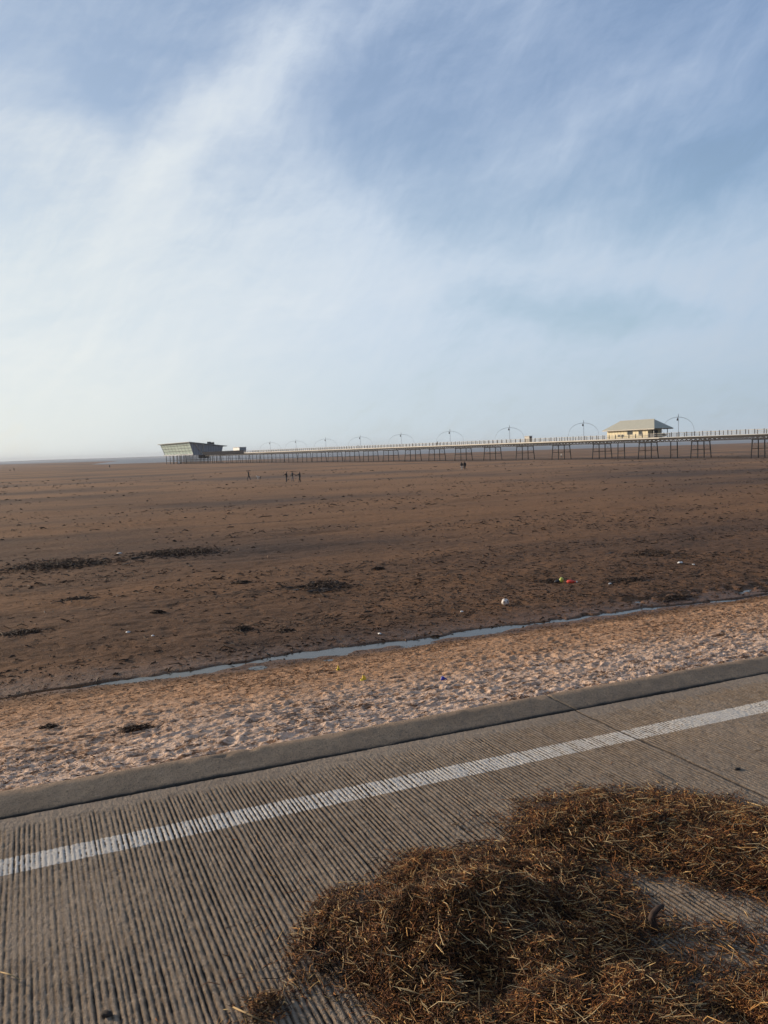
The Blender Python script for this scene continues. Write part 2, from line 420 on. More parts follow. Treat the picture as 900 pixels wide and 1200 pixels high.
def mat_island(name, stops, rough=0.75, spec=0.3):
    m, t, b = new_mat(name)
    g = t.n('ShaderNodeNewGeometry').outputs['Random Per Island']
    c = t.ramp(g, stops)
    p = t.n('ShaderNodeTexCoord').outputs['Object']
    c = t.mix(t.m('MULTIPLY', t.rng(t.noise(p, 9.0, 5, 0.65), 0.48, 0.66), 0.62), c, (0.022, 0.012, 0.007))
    t.set(b.inputs['Base Color'], c); b.inputs['Roughness'].default_value = rough
    b.inputs['Specular IOR Level'].default_value = spec
    return m

def mat_water(name, col, rough, bscale, bdist, ior_spec=0.5):
    m, t, b = new_mat(name)
    p = t.n('ShaderNodeTexCoord').outputs['Object']
    b.inputs['Base Color'].default_value = (*col, 1)
    b.inputs['Roughness'].default_value = rough; b.inputs['IOR'].default_value = 1.33
    nz = t.noise(p, bscale, 4, 0.6)
    bp = t.n('ShaderNodeBump', ins={'Height': nz, 'Strength': 0.5, 'Distance': bdist})
    t.set(b.inputs['Normal'], bp.outputs[0])
    return m

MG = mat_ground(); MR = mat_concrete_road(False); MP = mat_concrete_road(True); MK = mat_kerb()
MSEA = mat_water('sea_water', (0.19, 0.195, 0.20), 0.55, 0.05, 0.6)
MPOOL = mat_water('pool_water', (0.035, 0.030, 0.022), 0.16, 5.0, 0.006)
MSTEEL = simple('pier_iron', (0.022, 0.018, 0.017), 0.7, 0.35, 0.6)
MPAINT = simple('pier_cream_paint', (0.46, 0.43, 0.37), 0.55, 0.12, 0.4)
MRAIL = simple('pier_rail_paint', (0.40, 0.40, 0.38), 0.5, 0.12, 0.4)
MDECK = simple('pier_timber', (0.22, 0.18, 0.14), 0.85, 0.2, 2.0)
MGREYM = simple('lamp_grey_metal', (0.28, 0.30, 0.32), 0.45, 0.1, 1.0, 0.4)
MDARKM = simple('dark_metal', (0.05, 0.05, 0.055), 0.5, 0.2, 1.0, 0.3)

# ------------------------------------------------------------------ beach, sand
def footprints(u, n, cell, seed, depth, dens=0.8):
    """pits trodden in soft sand, each with a pushed-up rim"""
    cu = np.floor(u/cell).astype(np.int64); cn = np.floor(n/cell).astype(np.int64)
    z = np.zeros_like(u)
    for i in (-1, 0, 1):
        for j in (-1, 0, 1):
            a = cu+i; b = cn+j
            ok = _h(a, b, seed) < dens
            px = (a + _h(a, b, seed+1))*cell; py = (b + _h(a, b, seed+2))*cell
            th = _h(a, b, seed+3)*pi
            sz = 0.55 + 0.75*_h(a, b, seed+4)
            dx = u-px; dy = n-py
            l = (dx*np.cos(th)+dy*np.sin(th))/(0.150*sz); w = (-dx*np.sin(th)+dy*np.cos(th))/(0.075*sz)
            q = l*l+w*w
            z += ok*(-np.exp(-q*q*0.7) + 0.40*np.exp(-(np.sqrt(q)-1.45)**2*6))*sz
    return z*depth
def build_beach():
    tf = np.concatenate([np.linspace(-9, -0.55, 24)[:-1], np.linspace(-0.55, 1.62, 1350), np.linspace(1.62, 12, 30)[1:]])
    nn = np.concatenate([np.linspace(4.43, 9.6, 24)[:-1], 1/np.linspace(1/9.6, 1/18.3, 330)[:-1],
                         1/np.linspace(1/18.3, 1/9000, 420)])
    i_split = 23 + 329
    Tn, Nn = np.meshgrid(tf, nn)
    Uu = Nn*Tn
    X, Y = un_to_xy(Uu, Nn)
    Z = beach_base(X, Y, Uu, Nn)
    dr = np.gradient(nn)[:, None]*np.ones_like(X)
    def fade(lam): return np.clip((lam/np.maximum(dr, 1e-4)-1.0)/2.0, 0, 1)
    sandk = 1-sstep(Nn, 17.2, 18.3)
    # soft sand
    zs = 0.030*fbm(Uu/1.3, Nn/1.3, 4, 3) + footprints(Uu, Nn, 0.30, 11, 0.016, 0.45)*(0.6+1.6*(vnoise(Uu/1.7, Nn/1.1, 15)+0.5)) + footprints(Uu+3.3, Nn+1.7, 0.15, 31, 0.008, 0.6) + 0.034*fbm(Uu/0.26, Nn/0.11, 4, 35, 0.72)
    zs += 0.10*vnoise(Uu/3.3, Nn/2.6, 77)
    Z = Z + sandk*zs*(0.55+0.45*sstep(-Nn, -16.5, -13.5))
    # mud relief, larger hummocks with distance
    mk = 1-sandk
    zm = 0.05*fbm(Uu/1.1, Nn/0.8, 4, 40)*fade(0.8) + 0.12*fbm(Uu/7, Nn/3.5, 3, 50)*fade(3.5) + 0.28*fbm(Uu/45, Nn/16, 3, 60)*fade(16)*sstep(Nn, 30, 90)
    zm += -0.035*np.clip(vnoise(Uu/0.42, Nn/0.34, 66), 0, 1)*fade(0.34)*2
    cutoff = sstep(-Y, -1500, -700)
    zm = zm*(1-0.75*np.exp(-((Nn-18.9)/0.9)**2))
    Z = Z + mk*zm*cutoff
    # channel at the foot of the sand
    wob = 0.55*fbm(Uu/5.0, Uu*0+0.3, 3, 90) + 0.25*vnoise(Uu/0.8, Nn/0.5, 91)
    cw = 0.12 + 0.07*np.exp(-((Uu-6)/4.5)**2) + 0.20*vnoise(Uu/1.6, Uu*0, 93) + 0.12*vnoise(Uu/0.3, Nn/0.3, 94) - 0.05*sstep(Uu, 14, 18)
    dc = np.abs(Nn-18.72-wob)/np.maximum(cw, 0.08)
    ch = np.exp(-dc**2.2)
    pool = sstep(vnoise(Uu/1.5, Nn/0.45, 96)+0.4*vnoise(Uu/0.3, Nn/0.2, 97), 0.26, 0.42)*sstep(Nn, 18.6, 19.0)*sstep(-Nn, -20.5, -19.8)*sstep(np.abs(Uu-4), 4.0, 8.0)
    Z = Z - 0.07*pool
    ch = np.maximum(ch, 0)
    Z = Z - 0.125*ch - 0.030*sstep(-Uu, 0.5, 4.0)*np.exp(-((Nn-18.75-wob)/0.35)**2) - 0.050*np.exp(-((Nn-18.55)/1.1)**2)
    # heap the weed along the foot of the wall
    V = np.stack([X, Y, Z], -1).reshape(-1, 3)
    nr, nc = X.shape
    Q = grid_quads(nr, nc)
    rows = np.repeat(np.arange(nr-1), nc-1)
    def sub(name, sel, lo, hi):
        q = Q[sel]; q = q[:, ::-1] - lo*nc
        return mesh_np(name, V[lo*nc:(hi+1)*nc], q, MG)
    tag(sub('sand', rows < i_split, 0, i_split), kind='structure')
    tag(sub('beach', rows >= i_split, i_split, nr-1), kind='structure')
    return X, Y, Z
BX, BY, BZ = build_beach()
def beach_z(x, y):
    """height of the built ground near a point"""
    u, n = xy_to_un(x, y)
    d = (BX-x)**2 + (BY-y)**2
    k = int(np.argmin(d)); return float(BZ.flat[k])
def on_beach(px, py, z0=None):
    z = BEACH if z0 is None else z0
    p = ground(px, py, z)
    for _ in range(3):
        u, n = xy_to_un(p.x, p.y)
        z = float(beach_base(np.array(p.x), np.array(p.y), np.array(u), np.array(n)))
        p = ground(px, py, z)
    p.z = beach_z(p.x, p.y)
    return p
def strip(name, u0_, u1_, n0, n1, z, mat, nu=40, nn_=4):
    us = np.linspace(u0_, u1_, nu); ns = np.linspace(n0, n1, nn_)
    A, B = np.meshgrid(us, ns); X, Y = un_to_xy(A, B)
    return mesh_np(name, np.stack([X, Y, np.full_like(X, z)], -1).reshape(-1, 3), grid_quads(nn_, nu), mat)
tag(strip('channel_water', -9, 34, 17.4, 20.6, BEACH-0.080, MPOOL), kind='structure')

# sea: its edge runs out further on the left
def build_sea():
    edge = [(-9000, 3200), (-2500, 2600), (-900, 2050), (-560, 1750), (-420, 1250), (-330, 930), (-230, 760), (-60, 660), (150, 640), (330, 600), (700, 560), (2500, 300), (9000, -600)]
    mb = MB(); z = -4.45
    for (x0, y0), (x1, y1) in zip(edge[:-1], edge[1:]):
        k = 16000
        a = Vector((x0, y0, 0)); b = Vector((x1, y1, 0))
        mb.poly([(x0, y0, z), (x1, y1, z), (x1, 9500, z), (x0, 9500, z)], [(0, 1, 2, 3)])
    tag(mb.build('sea', MSEA), kind='structure')
build_sea()
# low far shore seen as a thread of darker land on the horizon
def far_shore():
    mb = MB(); rnd = random.Random(5)
    xs = np.linspace(-9000, 2500, 90); prev = None
    mat = simple('far_land', (0.07, 0.08, 0.075), 0.9, 0.2, 0.001)
    pts = []
    for x in xs:
        h = 7 + 5*rnd.random() + 5*vnoise(np.array(x/900.), np.array(0.2), 4)
        pts.append((x, h))
    for (xa, ha), (xb, hb) in zip(pts[:-1], pts[1:]):
        mb.poly([(xa, 9300, -5), (xb, 9300, -5), (xb, 9380, hb-3), (xa, 9380, ha-3), (xb, 10400, hb-3), (xa, 10400, ha-3), (xb, 10500, -5), (xa, 10500, -5)],
                [(0, 1, 2, 3), (3, 2, 4, 5), (5, 4, 6, 7)])
    tag(mb.build('far_shore', mat), kind='structure')
far_shore()

# ------------------------------------------------------------------ road, marking, kerb, wall
JU = 2.93                                   # transverse slab joint
def road_height(u, n):
    ph = u/0.0205 + 2.0*vnoise(u/0.35, n/7, 5) + 0.22*vnoise(u/0.09, n/0.6, 6) + 0.5*vnoise(u/0.05, n*0, 12)
    pr_ = 0.5+0.5*np.cos(2*pi*ph)
    pr_ = np.clip(pr_ + 0.32*vnoise(u/0.012, n/0.05, 13) + 0.25*vnoise(u/0.006, n/0.012, 14), 0, 1)**0.42
    rowk = 0.55 + 0.9*(vnoise(np.floor(ph)*0.73, n/0.6, 8)+0.5)
    amp = np.clip(rowk*(0.75+0.9*vnoise(u/0.6, n/0.5, 9)), 0.15, 1.3)
    amp = amp*(1-0.12*sstep(u, JU+0.02, JU+0.25))
    end = sstep(n, 3.86, 3.94 + 0.0) if False else sstep(n + 0.06*vnoise(np.floor(ph)*1.7, n*0, 10), 3.80, 3.90)
    amp = amp*(1-end)
    g = pr_*amp + (1-amp)*0.75*np.ones_like(u)*np.clip(1-amp, 0, 1)
    z = -0.0056*amp*(1-pr_)
    z = z + 0.0022*vnoise(u/0.012, n/0.022, 20) + 0.0020*vnoise(u/0.06, n/0.06, 21) + 0.006*fbm(u/0.9, n/0.9, 2, 22)
    gap = np.exp(-((u-JU-0.010*vnoise(u*0, n/0.12, 30))/0.006)**2)
    z = z - 0.004*gap
    att = np.clip(1-amp*(1-pr_)*1.0, 0, 1)*(1-gap)
    return z, att
def build_road():
    us = np.concatenate([np.linspace(-3.4, 5.6, 3100)[:-1], np.linspace(5.6, 9.6, 900)])
    groups = [('road', np.linspace(0.9, 3.40, 300), MR), ('road_marking', np.linspace(3.40, 3.59, 26), MP), ('road', np.linspace(3.59, 3.972, 50), MR)]
    Vs, Qs, As = [], [], []; off = 0
    for name, ns, mat in groups:
        A, B = np.meshgrid(us, ns)
        z, att = road_height(A, B)
        X, Y = un_to_xy(A, B)
        V = np.stack([X, Y, z], -1).reshape(-1, 3); Q = grid_quads(len(ns), len(us))
        if name == 'road_marking':
            o = mesh_np(name, V, Q, mat); a = o.data.attributes.new('groove', 'FLOAT', 'POINT'); a.data.foreach_set('value', att.ravel().astype(np.float32))
            tag(o, kind='structure')
        else:
            Vs.append(V); Qs.append(Q+off); As.append(att.ravel()); off += len(V)
    # the rest of the road runs on past the frame at both ends and behind the camera
    def coarse(ua, ub, na, nb):
        nonlocal off
        X, Y = un_to_xy(np.array([ua, ub, ua, ub]), np.array([na, na, nb, nb]))
        Vs.append(np.stack([X, Y, np.full(4, -0.002)], -1)); Qs.append(np.array([[0, 1, 3, 2]])+off); As.append(np.full(4, 0.7)); off += 4
    coarse(-150, -3.4, -9, 3.972); coarse(9.6, 220, -9, 3.972); coarse(-3.4, 9.6, -9, 0.9)
    o = mesh_np('road', np.concatenate(Vs), np.concatenate(Qs), MR)
    a = o.data.attributes.new('groove', 'FLOAT', 'POINT'); a.data.foreach_set('value', np.concatenate(As).astype(np.float32))
    tag(o, kind='structure')
    for ua, ub in ((-150, -3.4), (9.6, 220)):
        m_ = strip('road_marking', ua, ub, 3.40, 3.59, 0.002, MP, 60, 3)
        a = m_.data.attributes.new('groove', 'FLOAT', 'POINT'); a.data.foreach_set('value', np.full(len(m_.data.vertices), 0.7, np.float32)); tag(m_, kind='structure')
    # joint bed under road and kerb gap
    tag(strip('road_base', -150, 220, -9, 4.1, -0.06, simple('joint_dirt', (0.03, 0.024, 0.018), 0.95)), kind='structure')
    # kerb, a little proud of the slab
    us = np.concatenate([np.linspace(-150, -2.5, 30)[:-1], np.linspace(-2.5, 7.5, 1300), np.linspace(7.5, 220, 60)[1:]])
    prof = [(3.980, -0.05), (3.982, -0.002), (3.988, 0.003)] + [(3.995+0.275*i/16, 0.005+0.012*i/16) for i in range(17)] + [(4.276, 0.011), (4.282, 0.0), (4.284, -0.12)]
    pn = np.array([q[0] for q in prof]); pz = np.array([q[1] for q in prof])
    A, B = np.meshgrid(us, pn); Zp = np.repeat(pz[:, None], len(us), 1)
    B2 = B + 0.007*fbm(A/0.09, B*0, 3, 71)*((Zp < 0.0045)) + 0.004*vnoise(A/0.4, B*0, 72)
    Z = Zp + 0.003*fbm(A/0.05, B/0.05, 3, 73) + 0.006*vnoise(A/0.5, B/0.3, 74)
    for uj in (-0.9, 2.93, 6.4): Z = Z - 0.02*np.exp(-((A-uj-0.02*vnoise(A*0, B/0.05, 75))/0.005)**2)*(Zp > 0)
    Z = Z - 0.014*np.exp(-((A-0.86)/0.05)**2 - ((B-4.235)/0.025)**2) - 0.012*np.exp(-((A-1.02)/0.03)**2 - ((B-4.26)/0.03)**2)
    X, Y = un_to_xy(A, B2)
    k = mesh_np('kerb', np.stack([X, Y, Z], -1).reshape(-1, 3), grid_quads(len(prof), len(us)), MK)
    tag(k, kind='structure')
    # sea wall that drops to the sand
    mb = MB()
    def P(u, n, z): x, y = un_to_xy(u, n); return (x, y, z)
    mb.hexa([P(-150, 4.06, -3.6), P(220, 4.06, -3.6), P(220, 4.42, -3.6), P(-150, 4.42, -3.6),
             P(-150, 4.06, -0.10), P(220, 4.06, -0.10), P(220, 4.275, -0.10), P(-150, 4.275, -0.10)])
    w = mb.build('sea_wall', MK)
    tag(w, 'grey concrete sea wall dropping from the road edge to the sand', 'wall')
build_road()

# ------------------------------------------------------------------ straw
rng = np.random.RandomState(3)
def strands(name, pts, nrm_z, length, width, tilt, mat, az=None, curl=0.25, parent=None):
    """thin three-sided stalks with a bend; pts (N,3)"""
    N = len(pts)
    az_ = rng.uniform(0, 2*pi, N) if az is None else az
    ti = rng.normal(0, tilt, N)
    d = np.stack([np.cos(az_)*np.cos(ti), np.sin(az_)*np.cos(ti), np.sin(ti)], -1)
    side = np.stack([-np.sin(az_), np.cos(az_), 0*az_], -1)
    upv = np.cross(d, side)
    L = length[:, None]; W = width[:, None]
    bend = (side*rng.normal(0, curl, N)[:, None] + upv*rng.normal(0.0, curl, N)[:, None])*L
    c0 = pts - d*L*0.5; c2 = pts + d*L*0.5; c1 = pts + bend*0.5
    ring = []
    for c, k in ((c0, 0.8), (c1, 1.0), (c2, 0.35)):
        for j in range(3):
            a = 2*pi*j/3
            ring.append(c + (side*cos(a) + upv*sin(a))*W*k*0.5)
    V = np.stack(ring, 1).reshape(-1, 3)
    q = []
    for s_ in (0, 3):
        for j in range(3):
            j2 = (j+1) % 3
            q.append((s_+j, s_+j2, s_+3+j2, s_+3+j))
    Q = (np.array(q)[None] + (np.arange(N)*9)[:, None, None]).reshape(-1, 4)
    return mesh_np(name, V, Q, mat, parent, smooth=False)
def poly_ground(pix): return np.array([ground(x, y, 0)[:2] for x, y in pix])
def sdist(P, poly):
    """signed distance, positive inside"""
    d = np.full(len(P), 1e9); inside = np.zeros(len(P), bool)
    n = len(poly)
    for i in range(n):
        a = poly[i]; b = poly[(i+1) % n]; e = b-a; w = P-a
        t_ = np.clip((w@e)/(e@e), 0, 1); q = w - t_[:, None]*e
        d = np.minimum(d, np.hypot(q[:, 0], q[:, 1]))
        c = (a[1] > P[:, 1]) != (b[1] > P[:, 1])
        with np.errstate(divide='ignore', invalid='ignore'):
            xi = (b[0]-a[0])*(P[:, 1]-a[1])/(b[1]-a[1]) + a[0]
        inside ^= c & (P[:, 0] < xi)
    return np.where(inside, d, -d)
HEAP_A = [(318, 1172), (345, 1118), (372, 1078), (425, 1040), (500, 1012), (590, 1000), (660, 1006), (700, 1036), (742, 1078), (785, 1116), (840, 1146), (905, 1162), (1010, 1175), (1120, 1400), (560, 1500), (500, 1290), (470, 1215), (420, 1170), (375, 1150), (345, 1165)]
HEAP_B = [(612, 962), (640, 945), (690, 930), (770, 928), (850, 945), (905, 956), (1010, 980), (1030, 1080), (905, 1046), (850, 1036), (785, 1018), (720, 1008), (665, 1000), (622, 985)]
GAP = [(560, 990), (640, 960), (760, 1000), (905, 1040), (905, 1125), (820, 1115), (760, 1080), (700, 1040)]
PA, PB, PG = poly_ground(HEAP_A), poly_ground(HEAP_B), poly_ground(GAP)
def heap_h(P, which):
    x, y = P[:, 0], P[:, 1]
    if which == 0:
        d = sdist(P, PA) + 0.10*fbm(x/0.22, y/0.22, 3, 201)
        h = 0.070*sstep(d, -0.02, 0.50) + 0.018*sstep(d, -0.03, 0.04)
        lump = fbm(x/0.26, y/0.26, 3, 210)
        for hx, hy, hr, hd in ((565, 1150, 0.075, 0.10), (745, 1110, 0.09, 0.07), (800, 1140, 0.07, 0.05), (665, 1075, 0.06, 0.06), (480, 1110, 0.05, 0.05), (700, 1160, 0.06, 0.06), (840, 1180, 0.07, 0.07)):
            q_ = ground(hx, hy, 0.05); h = h - hd*np.exp(-((x-q_.x)**2+(y-q_.y)**2)/hr**2)
        h = h + (0.085*lump + 0.060*vnoise(x/0.15, y/0.15, 215))*sstep(d, 0.02, 0.30)
    else:
        d = sdist(P, PB) + 0.09*fbm(x/0.2, y/0.2, 3, 202)
        h = 0.040*sstep(d, -0.02, 0.35) + 0.014*sstep(d, -0.03, 0.04)
        h = h + 0.058*fbm(x/0.20, y/0.20, 3, 211)*sstep(d, 0.02, 0.25)
    return np.maximum(h, 0)-0.004*(d < 0), d
MST = mat_island('straw', [(0.0, (0.014, 0.007, 0.004)), (0.35, (0.055, 0.018, 0.005)), (0.62, (0.175, 0.060, 0.015)), (0.84, (0.35, 0.145, 0.040)), (0.94, (0.54, 0.30, 0.095)), (1.0, (0.72, 0.49, 0.21))])
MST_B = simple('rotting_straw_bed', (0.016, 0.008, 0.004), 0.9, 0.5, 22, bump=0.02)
MST_P = mat_island('dry_straw', [(0.0, (0.18, 0.10, 0.045)), (0.5, (0.38, 0.25, 0.11)), (1.0, (0.62, 0.47, 0.25))])
def build_heap(which, poly, nstr, label, step):
    lo = poly.min(0)-0.15; hi = poly.max(0)+0.15
    lo[1] = max(lo[1], 1.35)
    xs = np.arange(lo[0], hi[0], step); ys = np.arange(lo[1], hi[1], step)
    A, B = np.meshgrid(xs, ys); P = np.stack([A.ravel(), B.ravel()], -1)
    h, d = heap_h(P, which)
    h = h + 0.014*fbm(P[:, 0]/0.03, P[:, 1]/0.03, 2, 220)*(d > 0) - 0.006
    Q = grid_quads(len(ys), len(xs)); keep = ((d - 0.05 + 0.10*fbm(P[:, 0]/0.06, P[:, 1]/0.06, 2, 224))[Q] > 0).all(1)
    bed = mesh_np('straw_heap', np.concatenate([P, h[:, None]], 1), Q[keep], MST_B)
    tag(bed, kind='stuff'); bed['label'] = label; bed['category'] = 'straw'
    # stalks
    P = rng.uniform(lo, hi, (nstr*4, 2)); h, d = heap_h(P, which)
    pk = sstep(d, -0.15, 0.07)**1.4*np.clip(0.75 + 1.6*fbm(P[:, 0]/0.13, P[:, 1]/0.13, 3, 235) + 2.0*sstep(d, 0.05, 0.25), 0.08, 1)
    k = rng.uniform(0, 1, len(P)) < pk
    P = P[k][:nstr]; h = h[k][:nstr]; d = d[k][:nstr]
    n = len(P)
    z = h + rng.uniform(-0.004, 0.018, n)
    dom = 2.4 + 2.6*fbm(P[:, 0]/0.35, P[:, 1]/0.35, 2, 230)
    az = dom + rng.normal(0, 0.9, n)
    L = np.clip(rng.lognormal(-3.60, 0.50, n), 0.010, 0.12)
    crumb = rng.uniform(0, 1, n) < 0.5
    L = np.where(crumb, rng.uniform(0.006, 0.018, n), L)
    W = np.clip(rng.normal(0.0022, 0.0008, n), 0.0010, 0.005)*np.where(crumb, 1.3, 1.0)
    strands('stalk', np.concatenate([P, z[:, None]], 1), None, L, W, 0.42, MST, az=az, parent=bed)['kind'] = 'stuff'
    # paler dry stalks on top
    m = int(nstr*0.014); ii = rng.choice(n, m)
    L2 = np.clip(rng.lognormal(-2.95, 0.40, m), 0.03, 0.14)
    p2 = np.concatenate([P[ii], (z[ii]+0.012)[:, None]], 1)
    strands('dry_stalk', p2, None, L2, np.full(m, 0.0024), 0.22, MST_P, az=az[ii], curl=0.10, parent=bed)['kind'] = 'stuff'
    return bed
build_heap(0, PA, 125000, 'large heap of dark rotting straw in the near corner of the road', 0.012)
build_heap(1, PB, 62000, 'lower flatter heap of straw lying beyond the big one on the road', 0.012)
def loose_straw():
    P = rng.uniform(PG.min(0)-0.1, PG.max(0)+0.1, (34000, 2)); d = sdist(P, PG)
    pr_ = 0.02 + (0.35+0.65*sstep(-P[:, 0], -1.35, -0.6))*sstep(d, -0.25, 0.2)*np.clip(0.55+1.5*fbm(P[:, 0]/0.25, P[:, 1]/0.25, 2, 240), 0, 1)
    P = P[rng.uniform(0, 1, len(P)) < pr_]
    # a little fringe round both heaps
    R = rng.uniform((-1.2, 1.6), (4.5, 4.2), (60000, 2))
    dd = np.maximum(sdist(R, PA), sdist(R, PB))
    un = np.array([xy_to_un(*q) for q in R])
    k = (rng.uniform(0, 1, len(R)) < 0.50*np.exp(-np.maximum(-dd, 0)/0.07)+0.0035) & (dd < 0) & (un[:, 1] < 3.95)
    P = np.concatenate([P, R[k]]); n = len(P)
    z = 0.003 + rng.uniform(0, 0.006, n)
    o = strands('straw', np.concatenate([P, z[:, None]], 1), None, np.clip(rng.lognormal(-3.5, 0.6, n), 0.008, 0.13), np.clip(rng.normal(0.0024, 0.0008, n), 0.001, 0.005), 0.12, MST, curl=0.2)
    tag(o, kind='stuff'); o['label'] = 'loose dark straw strewn over the concrete round the heaps'; o['category'] = 'straw'
loose_straw()
# single stalks that can be picked out on the concrete
def stalk(pix, label, w=0.0035, mat=MST_P):
    pts = [ground(x, y, 0.006 + (0.012 if 0 < i < len(pix)-1 else 0)) for i, (x, y) in enumerate(pix)]
    mb = MB(); mb.tube(pts, [w*0.5]*(len(pts)-1)+[w*0.25], 6)
    tag(mb.build('straw_stalk', mat, smooth=True), label, 'straw', 'single straws lying on the concrete')
stalk([(273, 1180), (292, 1189), (313, 1199)], 'pale straw stalk on the bare concrete left of the big heap, at the bottom edge', 0.005)
stalk([(0, 1139), (12, 1142), (24, 1148)], 'short pale straw at the far left edge of the grooved concrete', 0.004)
stalk([(876, 940), (890, 944), (905, 950)], 'pale straw stalk by the slab joint at the right edge', 0.006)
stalk([(762, 900), (775, 910), (777, 918)], 'thin curved twig on the concrete just beyond the far straw heap', 0.004, simple('twig', (0.07, 0.045, 0.03)))

def stick():
    p = ground(768, 1080, 0.035)
    mb = MB()
    pts = [p+Vector((-0.005, -0.01, -0.03)), p+Vector((-0.012, 0, 0.015)), p+Vector((-0.006, 0.0, 0.030)), p+Vector((0.014, 0.006, 0.044)), p+Vector((0.030, 0.010, 0.048))]
    mb.tube(pts, [0.014, 0.012, 0.011, 0.009, 0.006], 8)
    mb.tube([pts[1], pts[1]+Vector((0.02, -0.012, 0.014)), pts[1]+Vector((0.036, -0.03, 0.018))], [0.008, 0.006, 0.003], 7)
    o = mb.build('driftwood', simple('driftwood', (0.050, 0.028, 0.018), 0.85, 0.35, 40, bump=0.004), smooth=True)
    tag(o, 'curved stub of driftwood standing up between the two straw heaps', 'driftwood')
stick()

def pebble(px, py, r, col, label, name='pebble', z=0.0, cat='stone'):
    p = ground(px, py, z) if z > -1 else on_beach(px, py)
    n1, n2 = 10, 8; V = []; q = []
    rr = np.random.RandomState(int(px)*7+int(py))
    a = rr.uniform(0, pi)
    for i in range(n2+1):
        th = pi*i/n2
        for j in range(n1):
            ph = 2*pi*j/n1
            k = r*(1+0.42*rr.uniform(-1, 1))
            x, y = k*sin(th)*cos(ph)*1.35, k*sin(th)*sin(ph)*0.9
            V.append((p.x+x*cos(a)-y*sin(a), p.y+x*sin(a)+y*cos(a), p.z+0.25*r+k*0.45*cos(th)))
    for i in range(n2):
        for j in range(n1): q.append((i*n1+j, (i+1)*n1+j, (i+1)*n1+(j+1) % n1, i*n1+(j+1) % n1))
    return tag(mesh_np(name, V, q, col), label, cat)
MDIRT = simple('dark_lump', (0.035, 0.026, 0.020), 0.9, 0.4, 40)
pebble(125, 1189, 0.012, MDIRT, 'small dark lump of mud on the grooved concrete near the bottom left', 'mud_lump', cat='mud lump')
pebble(864, 902, 0.013, MDIRT, 'dark flat lump on the concrete beyond the slab joint', 'mud_lump', cat='mud lump')

# ------------------------------------------------------------------ weed and litter on the shore
MWEED = mat_island('dead_weed', [(0.0, (0.018, 0.012, 0.008)), (0.7, (0.060, 0.033, 0.018)), (1.0, (0.15, 0.085, 0.048))])
MWEEDB = simple('weed_mat', (0.034, 0.021, 0.014), 0.85, 0.4, 6)
def weed_clump(px, py, wid, dep, h, label, sand=False, n=None):
    p = on_beach(px, py)
    n = n or int(80+wid*dep*260)
    n = min(n, 2200)
    r = np.minimum(np.abs(rng.normal(0, 0.55, n)), 1.5); a = rng.uniform(0, 2*pi, n)
    k = 1+0.5*np.cos(a*3+px)*0.4
    lx = r*np.cos(a)*wid*0.5*k; ly = r*np.sin(a)*dep*0.5*k
    x = p.x + lx*Ux + ly*Nx; y = p.y + lx*Uy + ly*Ny
    z = p.z + 0.005 + h*np.clip(1-r*r, 0, 1)*rng.uniform(0.3, 1, n)
    # a broken mat of many low wads
    nb = int(8 + 14*wid*dep); nb = min(nb, 70); V = []; q = []
    for k_ in range(nb):
        rr = min(abs(rng.normal(0, 0.6)), 1.4) if nb > 12 else rng.uniform(0, 0.40); an = rng.uniform(0, 2*pi)
        cu, cn = rr*cos(an)*wid*0.5, rr*sin(an)*dep*0.5
        w0 = rng.uniform(0.3, 1.2)*(0.12 if nb > 12 else 0.22)*max(0.7, min(2.2, (wid*dep)**0.5)); w1 = w0*rng.uniform(0.3, 0.7)
        hh = h*rng.uniform(0.3, 1.0)*max(0.2, 1-0.5*rr); base = len(V); ph = rng.uniform(0, pi)*0.3
        V.append((cu, cn, hh))
        for i in range(1, 4):
            for j in range(11):
                a2 = 2*pi*j/11; k3 = (i/3)*rng.uniform(0.72, 1.25)
                lx_, ly_ = cos(a2)*w0*k3, sin(a2)*w1*k3
                V.append((cu+lx_*cos(ph)-ly_*sin(ph), cn+lx_*sin(ph)+ly_*cos(ph), hh*(1-(i/3)**2)*rng.uniform(0.6, 1.3) - 0.02*(i == 3)))
        for j in range(11):
            q.append((base, base+1+j, base+1+(j+1) % 11, base+1+(j+1) % 11))
            for i in range(2):
                q.append((base+1+i*11+j, base+1+(i+1)*11+j, base+1+(i+1)*11+(j+1) % 11, base+1+i*11+(j+1) % 11))
    V = [(p.x+a_*Ux+b_*Nx, p.y+a_*Uy+b_*Ny, p.z+c_) for a_, b_, c_ in V]
    me = bpy.data.meshes.new('weed_clump'); me.from_pydata(V, [], [tuple(dict.fromkeys(c)) for c in q]); me.update(); me.materials.append(MWEEDB)
    o = link(bpy.data.objects.new('weed_clump', me))
    if wid >= 0.85: o['kind'] = 'stuff'
    tag(o, label, 'seaweed', 'dark clumps of weed on the beach')
    st_ = strands('weed_strand', np.stack([x, y, z], -1), None, rng.uniform(0.05, 0.30, n), rng.uniform(0.008, 0.024, n)*max(1, (p.y/22)), 0.18, MWEED, parent=o)
    st_['kind'] = 'stuff'
    return o
